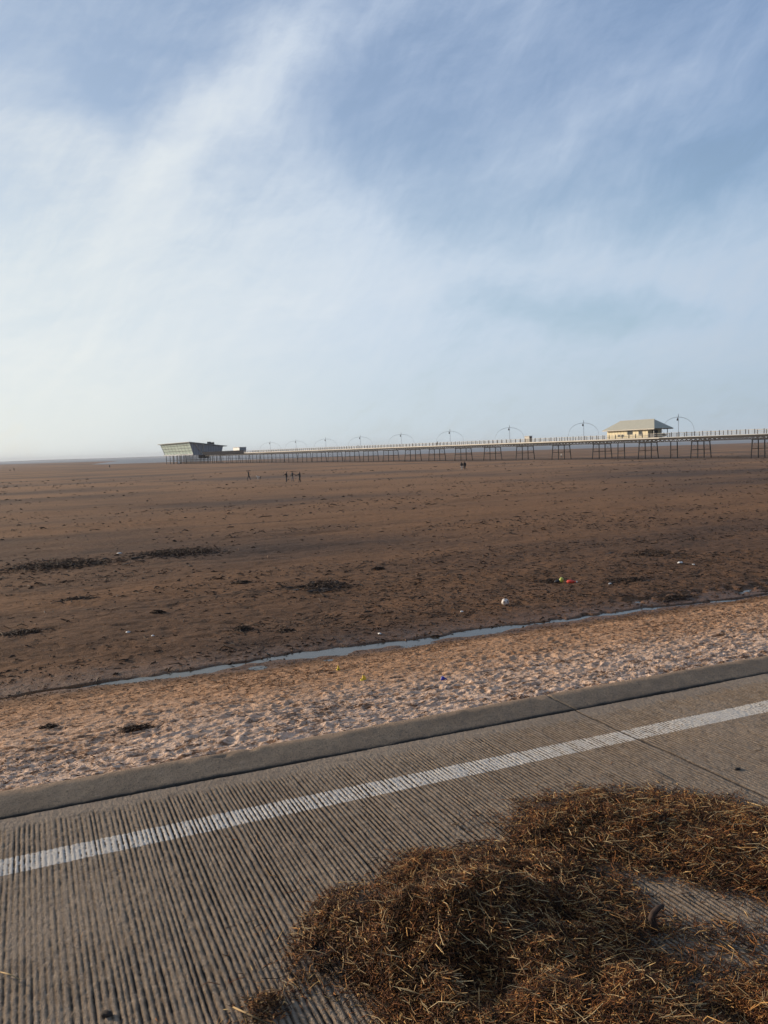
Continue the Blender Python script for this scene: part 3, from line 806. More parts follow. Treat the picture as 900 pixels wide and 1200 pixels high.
WL = [
 (380, 688, 1.9, 2.0, 0.07, 'wide flat mat of dark weed in the middle of the mud'),
 (285, 739, 0.62, 0.5, 0.10, 'dark hummock of weed left of centre just beyond the channel'),
 (157, 856, 0.50, 0.24, 0.04, 'dark flat scrap of weed on the dry sand near the wall, left of centre'),
 (56, 852, 0.40, 0.2, 0.035, 'dark scrap of weed on the dry sand near the left edge'),
 (185, 719, 0.50, 0.42, 0.06, 'small dark clump of weed on the mud left of the dark hummock'),
 (25, 743, 1.5, 1.1, 0.05, 'broken patch of dark weed at the left edge just above the channel'),
 (90, 702, 1.7, 1.2, 0.05, 'low dark patch of weed on the left side of the mud'),
 (70, 662, 5.5, 3.6, 0.07, 'long dark raft of weed on the far left of the mud'),
 (205, 647, 6.5, 4.2, 0.08, 'darkest long raft of weed, left of centre on the mud'),
 (770, 650, 3.2, 3.4, 0.06, 'broad patch of weed on the right side of the mud'),
 (735, 681, 1.5, 1.2, 0.04, 'thin patch of weed to the right of the red and yellow litter'),
 (443, 667, 0.45, 0.6, 0.08, 'small dark upright clump of weed in the middle distance'),
 (284, 684, 0.9, 0.6, 0.04, 'thin smear of weed left of the wide mat'),
 (792, 700, 1.7, 0.7, 0.05, 'dark weed at the right beside the last pool'),
 (645, 679, 1.3, 0.8, 0.04, 'thin dark weed left of the red and yellow litter'),
 (335, 741, 0.5, 0.3, 0.04, 'small scrap of weed beside the little puddle'),
]
for w_ in WL: weed_clump(*w_)
def weed_scatter():
    """uncountable crumbs of weed and mud over the flat and along the sand"""
    N = 27000
    n = 1/rng.uniform(1/220, 1/18.6, N); u = n*rng.uniform(-0.2, 1.35, N)
    dens = sstep(fbm(u/14, n/3.5, 4, 300), -0.12, 0.32) + 0.12
    k = rng.uniform(0, 1, N) < dens; u, n = u[k], n[k]
    x, y = un_to_xy(u, n)
    z = np.array([0.0]*len(u))
    # height from the ground grid by table look-up
    z = sample_z(u, n) + 0.006
    sc = (n/20.0)**0.75
    o = strands('weed', np.stack([x, y, z], -1), None, rng.lognormal(-2.3, 0.55, len(u))*sc, rng.uniform(0.012, 0.045, len(u))*sc, 0.12, MWEED, curl=0.25)
    tag(o, kind='stuff'); o['label'] = 'scattered crumbs of dark weed over the mud flat'; o['category'] = 'seaweed'
    # rusty straw washed over the dry sand, thickest along the wall and the wet edge
    N = 75000
    n = rng.uniform(9.3, 18.4, N); u = rng.uniform(-6, 24, N)
    d = 0.18 + 1.1*np.exp(-(n-9.8)/0.9) + 0.35*sstep(n, 14.5, 17.5) + 1.1*sstep(fbm(u/2.2, n/0.7, 4, 310), 0.0, 0.4)
    k = rng.uniform(0, 1.9, N) < d; u, n = u[k], n[k]
    x, y = un_to_xy(u, n); z = sample_z(u, n) + 0.006
    o = strands('beach_straw', np.stack([x, y, z], -1), None, np.clip(rng.lognormal(-2.7, 0.5, len(u)), 0.02, 0.25), rng.uniform(0.005, 0.016, len(u)), 0.25, MST_S, az=AR*0+0.4+rng.normal(0, 0.9, len(u)))
    tag(o, kind='stuff'); o['label'] = 'rusty straw washed over the dry sand below the wall'; o['category'] = 'straw'
MST_S = mat_island('sand_straw', [(0.0, (0.07, 0.032, 0.014)), (0.6, (0.20, 0.095, 0.04)), (1.0, (0.42, 0.26, 0.13))])
_nn = BX[:, 600]*Nx + BY[:, 600]*Ny
_tt = (BX[300]*Ux+BY[300]*Uy)/(BX[300]*Nx+BY[300]*Ny)
def sample_z(u, n):
    i = np.clip(np.interp(n, _nn, np.arange(len(_nn))), 0, len(_nn)-2); j = np.clip(np.interp(u/n, _tt, np.arange(len(_tt))), 0, len(_tt)-2)
    i0 = i.astype(int); j0 = j.astype(int); fi, fj = i-i0, j-j0
    return (BZ[i0, j0]*(1-fi)*(1-fj)+BZ[i0+1, j0]*fi*(1-fj)+BZ[i0, j0+1]*(1-fi)*fj+BZ[i0+1, j0+1]*fi*fj)
weed_scatter()

MWHITE = simple('white_plastic', (0.75, 0.74, 0.70), 0.5, 0.1, 20)
MYEL = simple('yellow_scrap', (0.75, 0.52, 0.04), 0.6, 0.15, 30)
MBLUE = simple('blue_plastic', (0.02, 0.03, 0.30), 0.35, 0.2, 30)
MRED = simple('red_plastic', (0.60, 0.05, 0.025), 0.4, 0.15, 20)
MLIME = simple('lime_plastic', (0.42, 0.46, 0.08), 0.4, 0.15, 20)
# football
def football():
    p = on_beach(592, 711); r = 0.11
    me = bpy.data.meshes.new('football')
    import bmesh
    bm = bmesh.new(); bmesh.ops.create_icosphere(bm, subdivisions=4, radius=r)
    for f in bm.faces: f.smooth = True
    bm.to_mesh(me); bm.free()
    m, t, b = new_mat('football_skin')
    oc = t.n('ShaderNodeTexCoord').outputs['Object']
    # twelve dark patches round the corners of an icosahedron
    acc = None; g = (1+5**0.5)/2
    for v in [(0, s1, s2*g) for s1 in (1, -1) for s2 in (1, -1)]+[(s1, s2*g, 0) for s1 in (1, -1) for s2 in (1, -1)]+[(s2*g, 0, s1) for s1 in (1, -1) for s2 in (1, -1)]:
        vv = Vector(v).normalized()*r
        dn = t.n('ShaderNodeVectorMath', operation='DISTANCE', ins={0: oc, 1: tuple(vv)}).outputs['Value']
        acc = dn if acc is None else t.m('MINIMUM', acc, dn)
    t.set(b.inputs['Base Color'], t.mix(t.rng(acc, 0.040, 0.036), t.mix(t.noise(oc, 18, 4), (0.55, 0.50, 0.43), (0.78, 0.74, 0.68)), (0.30, 0.22, 0.17)))
    b.inputs['Roughness'].default_value = 0.5
    me.materials.append(m)
    o = link(bpy.data.objects.new('football', me)); o.location = (p.x, p.y, p.z+r*0.93); o.rotation_euler = (0.5, 0.9, 0.3)
    tag(o, 'pale football with darker patches lying on the mud beyond the channel', 'ball')
football()
def crumpled(px, py, r, mat, label, name, cat, group=None, flat=0.6):
    o = pebble(px, py, r, mat, label, name, z=-3, cat=cat)
    if group: o['group'] = group
    return o
GL = 'scraps of pale litter on the beach'
for px, py, r, lb in [(797, 661, 0.075, 'white scrap of plastic standing up on the mud at the right, near the broad weed patch'),
    (813, 662, 0.045, 'flat pale scrap just right of the white plastic near the weed patch'),
    (715, 684, 0.05, 'small white scrap between the red litter and the pools'),
    (541, 718, 0.045, 'tiny white scrap on the mud left of the football'),
    (445, 743, 0.045, 'white pebble-like scrap on the far bank of the channel'),
    (179, 746, 0.035, 'white fleck on the mud at the left beyond the channel'),
    (150, 742, 0.05, 'pale stony scrap on the left mud among the small puddles'),
    (140, 649, 0.08, 'white fleck by the darkest raft of weed'),
    ]:
    crumpled(px, py, r, MWHITE, lb, 'litter', 'litter', GL)
def flag(px, py, mat, label, h, w):
    p = on_beach(px, py); mb = MB()
    a = 0.5
    d = Vector((cos(a), sin(a), 0)); e = Vector((-sin(a), cos(a), 0))
    mb.hexa([p-d*w*0.5-e*0.01, p+d*w*0.5-e*0.015, p+d*w*0.45+e*0.02, p-d*w*0.5+e*0.02,
             p-d*w*0.2+e*0.03+Vector((0, 0, h)), p+d*w*0.25+e*0.02+Vector((0, 0, h*0.8)), p+d*w*0.2+e*0.04+Vector((0, 0, h*0.8)), p-d*w*0.2+e*0.045+Vector((0, 0, h))])
    mb.hexa([p-d*w*0.9-e*0.03, p-d*w*0.4-e*0.05, p-d*w*0.3+e*0.03, p-d*w*0.8+e*0.04,
             p-d*w*0.8+Vector((0, 0, h*0.3)), p-d*w*0.4+Vector((0, 0, h*0.45)), p-d*w*0.35+e*0.02+Vector((0, 0, h*0.4)), p-d*w*0.75+e*0.02+Vector((0, 0, h*0.3))])
    tag(mb.build('litter', mat, bevel=0.004), label, 'litter', 'yellow scraps on the dry sand')
flag(397, 784, MYEL, 'smaller yellow scrap standing on the sand near the wet edge', 0.10, 0.06)
flag(427, 796, MYEL, 'bigger yellow scrap on the sand, nearer than the other yellow one', 0.10, 0.10)
def blue_toy():
    p = on_beach(519, 797); mb = MB()
    mb.tube([p+Vector((0, 0, -0.01)), p+Vector((0, 0, 0.02)), p+Vector((0.002, 0, 0.05)), p+Vector((0.004, 0, 0.075)), p+Vector((0.005, 0, 0.085))], [0.028, 0.042, 0.045, 0.030, 0.010], 12)
    mb.tube([p+Vector((0.03, 0, 0.05)), p+Vector((0.07, -0.01, 0.035)), p+Vector((0.085, -0.01, 0.005))], [0.012, 0.010, 0.008], 6)
    tag(mb.build('beach_toy', MBLUE, smooth=True), 'small dark blue plastic toy on the dry sand', 'toy')
blue_toy()
def floats():
    p = on_beach(664, 682); mb = MB()
    prof = [(0, 0.02), (0.03, 0.055), (0.12, 0.065), (0.22, 0.062), (0.27, 0.03), (0.31, 0.022), (0.33, 0.022)]
    d = Vector((-0.93, 0.35, 0)).normalized()
    t_ = empty('bottle', p)
    mb.tube([Vector((0, 0, 0.055)) + d*-a for a, r in prof], [r for a, r in prof], 12)
    mb.build('body', MRED, t_, smooth=True)
    mb = MB(); mb.tube([Vector((0, 0, 0.055)) - d*0.33, Vector((0, 0, 0.055)) - d*0.37], 0.027, 12); mb.build('cap', MWHITE, t_, smooth=False)
    tag(t_, 'bright red plastic bottle lying on the mud at the right', 'bottle')
    p = on_beach(662.5, 681.5)
    t_ = empty('buoy', p+Vector((-0.12, 0.1, 0)))
    mb = MB(); mb.tube([(0, 0, 0.0), (0, 0, 0.03), (0.01, 0, 0.10), (0.015, 0, 0.16), (0.018, 0, 0.19)], [0.03, 0.075, 0.085, 0.06, 0.015], 12); mb.build('body', MLIME, t_, smooth=True)
    mb = MB(); mb.tube([(-0.06, 0, 0.05), (-0.16, 0.01, 0.05), (-0.24, 0.0, 0.035)], [0.055, 0.05, 0.03], 10); mb.build('collar', MDARKM, t_, smooth=True)
    tag(t_, 'lime yellow float with a dark end beside the red bottle', 'buoy')
floats()

# ------------------------------------------------------------------ pier
P1 = Vector((91.193, 198.321, 0)); PD = Vector((-0.50263, 0.86450, 0)); PNEAR = Vector((-0.86450, -0.50263, 0))
PROT = atan2(PD.y, PD.x)
DECKZ = 2.25
S0, S1 = -75.0, 412.0
def pier_pt(s, t, z): return P1 + PD*s + PNEAR*t + Vector((0, 0, z))
def build_pier():
    root = empty('pier', P1, PROT)
    tag(root, 'long iron pier on braced legs running across the beach', 'pier')
    mb = MB(); mb.box(S0, S1, -3.9, 3.9, DECKZ-0.12, DECKZ); mb.build('deck', MDECK, root)
    for sgn in (1, -1):
        mb = MB(); y0, y1 = sorted((sgn*3.902, sgn*4.02)); mb.box(27, 346, y0, y1, DECKZ-0.24, DECKZ+0.14); mb.build('fascia', MPAINT, root)
        
        for xa, xb in ((S0, 26.99), (346.01, S1)):
            mb = MB(); mb.box(xa, xb, y0, y1, DECKZ-0.10, DECKZ+0.08); mb.build('deck_edge', MRAIL if xa < 0 else MSTEEL, root)
        # lattice girder
        mb = MB(); y = sgn*3.45
        mb.box(S0, S1, y-0.11, y+0.11, DECKZ-0.68, DECKZ-0.13)
        mb.box(S0, S1, y-0.11, y+0.11, DECKZ-1.20, DECKZ-1.00)
        s = S0; k = 0
        while s < S1:
            a, b_ = (DECKZ-1.10, DECKZ-0.28) if k % 2 == 0 else (DECKZ-0.28, DECKZ-1.10)
            mb.tube([(s, y+0.05, a), (s+1.45, y+0.05, b_)], 0.095, 4, False); mb.tube([(s, y-0.05, b_), (s+1.45, y-0.05, a)], 0.085, 4, False); s += 1.45; k += 1
        mb.build('girder', MSTEEL, root)
        # railing
        mb = MB(); y = sgn*3.96; nb = int((346-S0)/0.30)
        for i in range(nb): 
            s = S0+i*0.30; mb.poly([(s-.011, y-.011, DECKZ+.14), (s+.011, y-.011, DECKZ+.14), (s+.011, y+.011, DECKZ+.14), (s-.011, y+.011, DECKZ+.14), (s-.011, y-.011, DECKZ+1.1), (s+.011, y-.011, DECKZ+1.1), (s+.011, y+.011, DECKZ+1.1), (s-.011, y+.011, DECKZ+1.1)], [(0, 1, 5, 4), (1, 2, 6, 5), (2, 3, 7, 6), (3, 0, 4, 7)])
        mb.box(S0, 346, y-0.02, y+0.02, DECKZ+0.60, DECKZ+0.64)
        rail = mb.build('railing', MRAIL, root)
        mb = MB(); mb.box(S0, 346, y-0.04, y+0.04, DECKZ+1.10, DECKZ+1.17); mb.build('top_rail', MPAINT, rail)
        s = -4.0; k = 0
        mb = MB(); far = MB(); pm_ = None
        while s < 346:
            if k < 100:
                if pm_ is None:
                    q = MB(); q.box(-0.07, 0.07, -0.07, 0.07, 0.141, 1.24); q.box(-0.085, 0.085, -0.085, 0.085, 1.24, 1.29)
                    po = q.build('railing_post', MSTEEL, rail); pm_ = po.data
                else: po = link(bpy.data.objects.new('railing_post', pm_), rail)
                po.location = (s, y + sgn*0.03, DECKZ)
            else: far.box(s-0.07, s+0.07, y-0.04, y+0.10, DECKZ+0.141, DECKZ+1.26)
            s += 2.45; k += 1
        fo = far.build('railing_post', MSTEEL, rail); fo['kind'] = 'stuff'
    # cross girders under the deck
    mb = MB()
    s = S0
    while s < S1: mb.box(s, s+0.2, -3.33, 3.33, DECKZ-0.55, DECKZ-0.125); s += 2.9
    mb.build('cross_girder', MSTEEL, root)
    # trestles
    leg_top = DECKZ-1.0
    legs = []
    for t0, t1 in ((3.45, 4.25), (1.2, 1.25), (-1.2, -1.25), (-3.45, -4.25)):
        q = MB(); q.tube([(0, t1, -5.4), (0, t0, leg_top)], 0.14, 8); q.tube([(0, t0, leg_top-0.15), (0, t0, leg_top)], 0.22, 8)
        legs.append(q)
    cap = MB(); cap.box(-0.14, 0.14, -3.7, 3.7, DECKZ-1.36, DECKZ-1.202)
    br = MB(); br.tube([(0, 3.86, -1.15), (0, -3.86, -1.15)], 0.085, 6)
    ties = MB()
    for a, b_ in (((3.5, 1.0), (1.25, -1.1)), ((1.2, 1.0), (3.85, -1.1)), ((-3.5, 1.0), (-1.25, -1.1)), ((-1.2, 1.0), (-3.85, -1.1))):
        ties.tube([(0.05, a[0], a[1]), (0.05, b_[0], b_[1])], 0.022, 4)
    proto = None
    ss = [-52.9+17.45*i for i in range(30)]
    for s in ss:
        if s > S1: break
        if proto is None:
            proto = empty('trestle', (s, 0, 0)); proto.parent = root
            for q in legs: q.build('leg', MSTEEL, proto, smooth=True)
            cap.build('cap_beam', MSTEEL, proto); br.build('brace', MSTEEL, proto); ties.build('tie_rods', MSTEEL, proto)
        else:
            c = proto.copy(); COL.objects.link(c); c.parent = root; c.location = (s, 0, 0)
            for ch in proto.children:
                d_ = ch.copy(); COL.objects.link(d_); d_.parent = c
    for s in (25.5, 44.3):      # extra two-legged frames under the shelter
        c = empty('trestle', (s, 0, 0)); c.parent = root
        for t_ in (1.25, -1.25):
            q = MB(); q.tube([(0, t_*1.15, -5.4), (0, t_, leg_top)], 0.14, 8); q.build('leg', MSTEEL, c, smooth=True)
        q = MB(); q.tube([(0, 1.5, -1.15), (0, -1.5, -1.15)], 0.08, 6); q.build('brace', MSTEEL, c)
build_pier()

# arched double lamps
def build_lamp():
    root = empty('street_lamp', pier_pt(24, 0, DECKZ), PROT)
    mb = MB(); mb.tube([(0, 0, 0), (0, 0, 0.5), (0, 0, 0.55), (0, 0, 5.3)], [0.13, 0.13, 0.07, 0.05], 10); mb.build('pole', MGREYM, root, smooth=True)
    for sgn in (1, -1):
        pts = []; rad = []
        for i in range(19):
            a = (pi/2)*i/18
            pts.append((0, sgn*6.2*sin(a), 1.5 + 3.8*cos(a)**0.9 if i < 18 else 1.5)); rad.append(0.055 - 0.030*i/18)
        mb = MB(); mb.tube(pts, rad, 6); mb.build('arm', MGREYM, root, smooth=True)
    mb = MB(); mb.tube([(0, 0, 5.3), (0, 0, 6.0), (0, 0, 6.25)], [0.07, 0.05, 0.01], 8); mb.build('finial', MDARKM, root, smooth=True)
    mb = MB(); mb.tube([(0, 0.35, 4.35), (0, 0.35, 4.45), (0, 0.35, 4.85), (0, 0.35, 5.05), (0, 0.35, 5.25)], [0.08, 0.24, 0.20, 0.06, 0.04], 10); mb.build('lantern', MDARKM, root, smooth=True)
    return root
lamp0 = build_lamp()
LL = [(-11.5, 'arched pier lamp whose left arm just enters at the right edge of the photo'),
 (24, 'arched pier lamp rising beside the right end of the hip-roofed shelter'),
 (59.3, 'arched pier lamp just left of the hip-roofed shelter'),
 (94.6, 'arched pier lamp just left of the small cream cabinet on the pier'),
 (129.9, 'arched pier lamp above the two standing people, second left of the cream cabinet'),
 (165.2, 'arched pier lamp, fifth counted leftward from the shelter end'),
 (200.5, 'arched pier lamp, sixth counted leftward, above the leftmost person standing on the deck'),
 (235.8, 'arched pier lamp, third from the left end of the row'),
 (271.1, 'arched pier lamp above the three walkers, second from the left end of the row'),
 (306.4, 'farthest and smallest arched pier lamp, leftmost of the row')]
for i, (s, lb) in enumerate(LL):
    o = lamp0 if i == 0 else copy_tree(lamp0)
    o.location = pier_pt(s, 0, DECKZ); tag(o, lb, 'street lamp', 'arched lamps along the pier')

# hip-roofed shelter
def build_shelter():
    c = pier_pt(38.2, 0.2, DECKZ)
    root = empty('shelter', c, PROT)
    tag(root, 'cream timber shelter with a pale hipped roof standing on the pier', 'building')
    m, t, b = new_mat('shelter_boards')
    oc = t.n('ShaderNodeTexCoord').outputs['Object']; sp = t.n('ShaderNodeSeparateXYZ', ins={0: oc})
    w_ = t.m('FRACT', t.m('MULTIPLY', sp.outputs[0], 0.9)); 
    nz = t.noise(t.v('MULTIPLY', oc, (1.2, 1.2, 0.25)), 1.2, 4)
    cc = t.mix(t.m('LESS_THAN', w_, 0.12), t.mix(nz, (0.68, 0.58, 0.36), (0.84, 0.76, 0.54)), (0.40, 0.35, 0.24))
    t.set(b.inputs['Base Color'], cc); b.inputs['Roughness'].default_value = 0.7
    hw, hl = 2.75, 8.6
    mb = MB()
    # walls: near, far, left end; right end is an open porch
    mb.box(-hl+2.2, hl, hw-0.12, hw, 0.0, 2.75); mb.box(-hl+2.2, hl, -hw, -hw+0.12, 0.0, 2.75)
    mb.box(hl-0.12, hl, -hw+0.123, hw-0.123, 0.0, 2.75); mb.box(-hl+2.2, -hl+2.32, -hw+0.123, hw-0.123, 0.0, 2.75)
    mb.build('wall', m, root)
    glass = simple('shelter_glass', (0.05, 0.06, 0.065), 0.15, 0.2, 1.0)
    for x0, x1, z0, z1 in ((-0.9, 0.9, 1.15, 2.25), (-4.4, -3.2, 0.9, 2.0), (3.6, 4.5, 0.7, 1.25), (2.2, 3.1, 0.7, 1.2)):
        w = MB(); w.box(x0, x1, hw+0.003, hw+0.05, z0, z1); wo = w.build('window', glass, root)
        w = MB()
        for a in (x0-0.06, x1-0.0): w.box(a, a+0.06, hw+0.003, hw+0.07, z0, z1)
        w.box(x0-0.06, x1+0.06, hw+0.003, hw+0.08, z0-0.08, z0-0.002); w.box(x0-0.06, x1+0.06, hw+0.003, hw+0.08, z1+0.002, z1+0.08); w.build('frame', MRAIL, wo)
    w = MB(); w.box(-hl+2.1, -hl+2.197, -1.0, 1.0, 0.05, 2.2); w.build('door', MDARKM, root)
    for y in (hw-0.1, 0, -hw+0.1):
        w = MB(); w.box(-hl+0.1, -hl+0.26, y-0.08, y+0.08, 0, 2.75); w.build('porch_post', MRAIL, root)
    w = MB(); w.box(-hl+0.3, -hl+2.0, -hw+0.3, -hw+0.75, 0.4, 0.48); w.box(-hl+0.3, -hl+2.0, -hw+0.25, -hw+0.3, 0.49, 1.0); w.build('bench', MDARKM, root)
    w = MB(); w.box(-hl+0.27, -hl+2.19, hw-0.1, hw-0.04, 0.0, 1.0); w.build('porch_panel', MDARKM, root)
    # roof
    ex, ey, ez, rz = hl+0.9, hw+0.95, 2.62, 5.15
    mr, t, b = new_mat('shelter_shingles')
    oc = t.n('ShaderNodeTexCoord').outputs['Object']; sp = t.n('ShaderNodeSeparateXYZ', ins={0: oc})
    rows = t.m('LESS_THAN', t.m('FRACT', t.m('MULTIPLY', sp.outputs[2], 3.3)), 0.25)
    cc = t.mix(t.noise(oc, 1.6, 5), (0.36, 0.35, 0.28), (0.48, 0.47, 0.38))
    t.set(b.inputs['Base Color'], t.mix(t.m('MULTIPLY', rows, 0.35), cc, (0.15, 0.15, 0.12))); b.inputs['Roughness'].default_value = 0.8
    w = MB(); rl = ex-3.3
    w.poly([(-ex, -ey, ez), (ex, -ey, ez), (ex, ey, ez), (-ex, ey, ez), (-rl, 0, rz), (rl, 0, rz),
            (-ex, -ey, ez-0.08), (ex, -ey, ez-0.08), (ex, ey, ez-0.08), (-ex, ey, ez-0.08)],
           [(3, 2, 5, 4), (1, 0, 4, 5), (2, 1, 5), (0, 3, 4), (6, 7, 1, 0), (7, 8, 2, 1), (8, 9, 3, 2), (9, 6, 0, 3), (9, 8, 7, 6)])
    ro = w.build('roof', mr, root)
    w = MB(); w.box(-ex-0.02, ex+0.02, ey-0.02, ey+0.08, ez-0.28, ez-0.06); w.box(-ex-0.02, ex+0.02, -ey-0.08, -ey+0.02, ez-0.28, ez-0.06)
    w.build('eaves_board', MPAINT, ro)
    w = MB(); w.tube([(-rl-0.1, 0, rz+0.03), (rl+0.1, 0, rz+0.03)], 0.09, 6); w.build('ridge', MRAIL, ro)
build_shelter()

def cabinet():
    root = empty('kiosk', pier_pt(81.5, 2.9, DECKZ), PROT)
    mb = MB(); mb.box(-1.15, 1.15, -0.6, 0.6, 0, 2.0); mb.build('body', MPAINT, root)
    mb = MB(); mb.box(-1.25, 1.25, -0.7, 0.7, 2.003, 2.12); mb.build('roof', MRAIL, root)
    mb = MB(); mb.box(-1.2, -1.153, -0.35, 0.35, 0.1, 1.8); mb.build('door', MDARKM, root)
    tag(root, 'small cream cabinet kiosk at the railing in the middle of the pier', 'kiosk')
    root = empty('kiosk', pier_pt(352, 0, DECKZ), PROT)
    mb = MB(); mb.box(-2, 9.0, -2.2, 2.2, 0, 3.4); mb.build('body', MWHITE, root)
    mb = MB(); mb.box(-2.3, 9.3, -2.5, 2.5, 3.403, 3.6); mb.build('roof', MRAIL, root)
    mb = MB(); mb.box(-2.05, -2.003, -2.0, 2.0, 0.2, 3.2); mb.build('shutter', MGREYM, root)
    tag(root, 'white boxy kiosk on the pier beside the glass pavilion', 'kiosk')
    root = empty('windbreak', pier_pt(370, 4.2, DECKZ), PROT)
    MWB = simple('tarred_boards', (0.030, 0.030, 0.034), 1.0, 0.3, 0.8, spec=0.03)
    mb = MB(); mb.box(-32, 45, -0.1, 0.1, -0.3, 1.5); mb.build('panel', MWB, root)
    mb = MB(); mb.box(-32, 45, -0.16, 0.16, 1.503, 1.6); mb.build('capping', MWB, root)
    tag(root, 'low dark windbreak along the deck between white kiosk and pavilion', 'windbreak')
cabinet()

# glazed pavilion at the pier head
def build_pavilion():
    phi = radians(45)
    d0 = 566.0; dr_ = pix_dir(226.6, 533); nc = Vector((dr_[0]/dr_[1]*d0, d0, 0))
    A = Vector((-cos(phi), sin(phi), 0)); B = Vector((sin(phi), cos(phi), 0))   # left wall and right wall directions
    root = empty('pavilion', (nc.x, nc.y, DECKZ), 0)
    tag(root, 'flared glass and grey panel pavilion on stilts at the pier head', 'building')
    LA, LB = 37.5, 23.0
    def Q(a, b, z): v = A*a + B*b; return (v.x, v.y, z)
    def roofz(a, b): return 8.45 - 0.0155*a*1.0 - 0.107*b
    def W(a, b, k):      # wall grid: k=0 floor, 1 top; the faces lean outward
        oa = (-0.7*k if a == 0 else 0.6*k); ob = (-3.0*k if b == 0 else 1.0*k)
        aa, bb = a+oa, b+ob
        z = 0.35 + k*(roofz(aa, bb)-0.45-0.35)
        return Q(aa, bb, z)
    mg, t, b = new_mat('pavilion_glass')
    oc = t.n('ShaderNodeTexCoord').outputs['Object']; sp = t.n('ShaderNodeSeparateXYZ', ins={0: oc})
    nz = t.noise(oc, 0.35, 4)
    t.set(b.inputs['Base Color'], t.mix(nz, (0.72, 0.93, 0.78), (0.85, 0.96, 0.86)))
    b.inputs['Roughness'].default_value = 0.25; b.inputs['Specular IOR Level'].default_value = 0.9
    mp_, t, b = new_mat('pavilion_panel')
    oc = t.n('ShaderNodeTexCoord').outputs['Object']
    rr_ = t.v('MULTIPLY', t.n('ShaderNodeVectorRotate', rotation_type='Z_AXIS', ins={0: oc, 3: -phi}).outputs[0], (1, 1, 1))
    sp = t.n('ShaderNodeSeparateXYZ', ins={0: rr_})
    br_ = t.m('LESS_THAN', t.m('FRACT', t.m('MULTIPLY', sp.outputs[0], 0.5)), 0.12)
    t.set(b.inputs['Base Color'], t.mix(br_, t.mix(t.noise(oc, 0.3, 4), (0.24, 0.27, 0.30), (0.34, 0.37, 0.41)), (0.12, 0.13, 0.15)))
    b.inputs['Roughness'].default_value = 0.5
    # b==0 is the lit glass side (runs along A); a==0 is the grey end (runs along B)
    def slab(c1, c2, th, mat, name, inward):
        lo1, lo2, hi2, hi1 = W(*c1, 0), W(*c2, 0), W(*c2, 1), W(*c1, 1)
        iv = inward*th
        def s_(p): return (p[0]+iv.x, p[1]+iv.y, p[2])
        mb = MB(); mb.hexa([lo1, lo2, s_(lo2), s_(lo1), hi1, hi2, s_(hi2), s_(hi1)]); return mb.build(name, mat, root)
    gl = slab((0, 0), (LA, 0), 0.3, mg, 'glass_wall', B)
    ew = slab((0, 0), (0, LB), 0.25, mp_, 'end_wall', A)
    slab((LA, 0), (LA, LB), 0.25, mp_, 'end_wall', -A)
    slab((0, LB), (LA, LB), 0.25, mp_, 'rear_wall', -B)
    # horizontal louvres and a few mullions on the glass
    mb = MB()
    def lerp(p, q, k): return Vector(p)*(1-k)+Vector(q)*k
    for k in (0.03, 0.30, 0.55, 0.79, 0.985):
        a_, b_ = lerp(W(0, 0, 0), W(0, 0, 1), k) - B*0.12, lerp(W(LA, 0, 0), W(LA, 0, 1), k) - B*0.12
        mb.tube([a_, b_], 0.11, 4)
    mb.build('louvre', simple('louvre_grey', (0.17, 0.20, 0.19), 0.5), gl)
    mb = MB()
    for j in range(10):
        x = LA*j/9
        lo = lerp(W(0, 0, 0), W(LA, 0, 0), j/9); hi = lerp(W(0, 0, 1), W(LA, 0, 1), j/9)
        mb.tube([lo-B*0.14, hi-B*0.14], 0.06, 4)
    mb.build('mullion', MRAIL, gl)
    # white V strut on the grey end
    mb = MB()
    foot = lerp(W(0, 0, 0), W(0, LB, 0), 0.30) - A*0.5
    for k in (0.14, 0.40):
        mb.tube([foot, lerp(W(0, 0, 1), W(0, LB, 1), k) - A*0.5], 0.30, 6)
    mb.build('strut', MPAINT, ew)
    # floor slab
    mb = MB(); mb.hexa([Q(-0.8, -0.8, -0.25), Q(LA+0.8, -0.8, -0.25), Q(LA+0.8, LB+0.8, -0.25), Q(-0.8, LB+0.8, -0.25),
                        Q(-0.8, -0.8, 0.345), Q(LA+0.8, -0.8, 0.345), Q(LA+0.8, LB+0.8, 0.345), Q(-0.8, LB+0.8, 0.345)][::1])
    mb.build('floor_slab', MGREYM, root)
    # thin oversailing roof
    mb = MB(); c = [(-2.2, -4.2), (LA+2.6, -4.2), (LA+1.5, LB+3.0), (-1.6, LB+4.0)]
    mb.hexa([Q(a, b_, roofz(a, b_)-0.40) for a, b_ in c] + [Q(a, b_, roofz(a, b_)) for a, b_ in c])
    ro = mb.build('roof', simple('pavilion_roof', (0.32, 0.36, 0.34), 0.5), root)
    for a, b_ in ((3, 15.0), (3.5, 18.2)):
        mb = MB(); z = roofz(a, b_); v = Vector(Q(a, b_, z)); mb.box(v.x-1.1, v.x+1.1, v.y-1, v.y+1, z-0.1, z+1.9); mb.build('roof_unit', MDARKM, ro)
    # stilts
    for i in range(8):
        for j in range(5):
            v = Q(0.6+i*(LA-1.2)/7, 0.6+j*(LB-1.2)/4, 0)
            mb = MB(); mb.tube([(v[0], v[1], -8.6), (v[0], v[1], -0.255)], 0.24, 8); mb.build('leg', MSTEEL, root, smooth=True)
    for j in range(5):
        mb = MB(); mb.tube([Q(0.6, 0.6+j*(LB-1.2)/4, -3.6), Q(LA-0.6, 0.6+j*(LB-1.2)/4, -3.6)], 0.10, 5); mb.build('brace', MSTEEL, root)
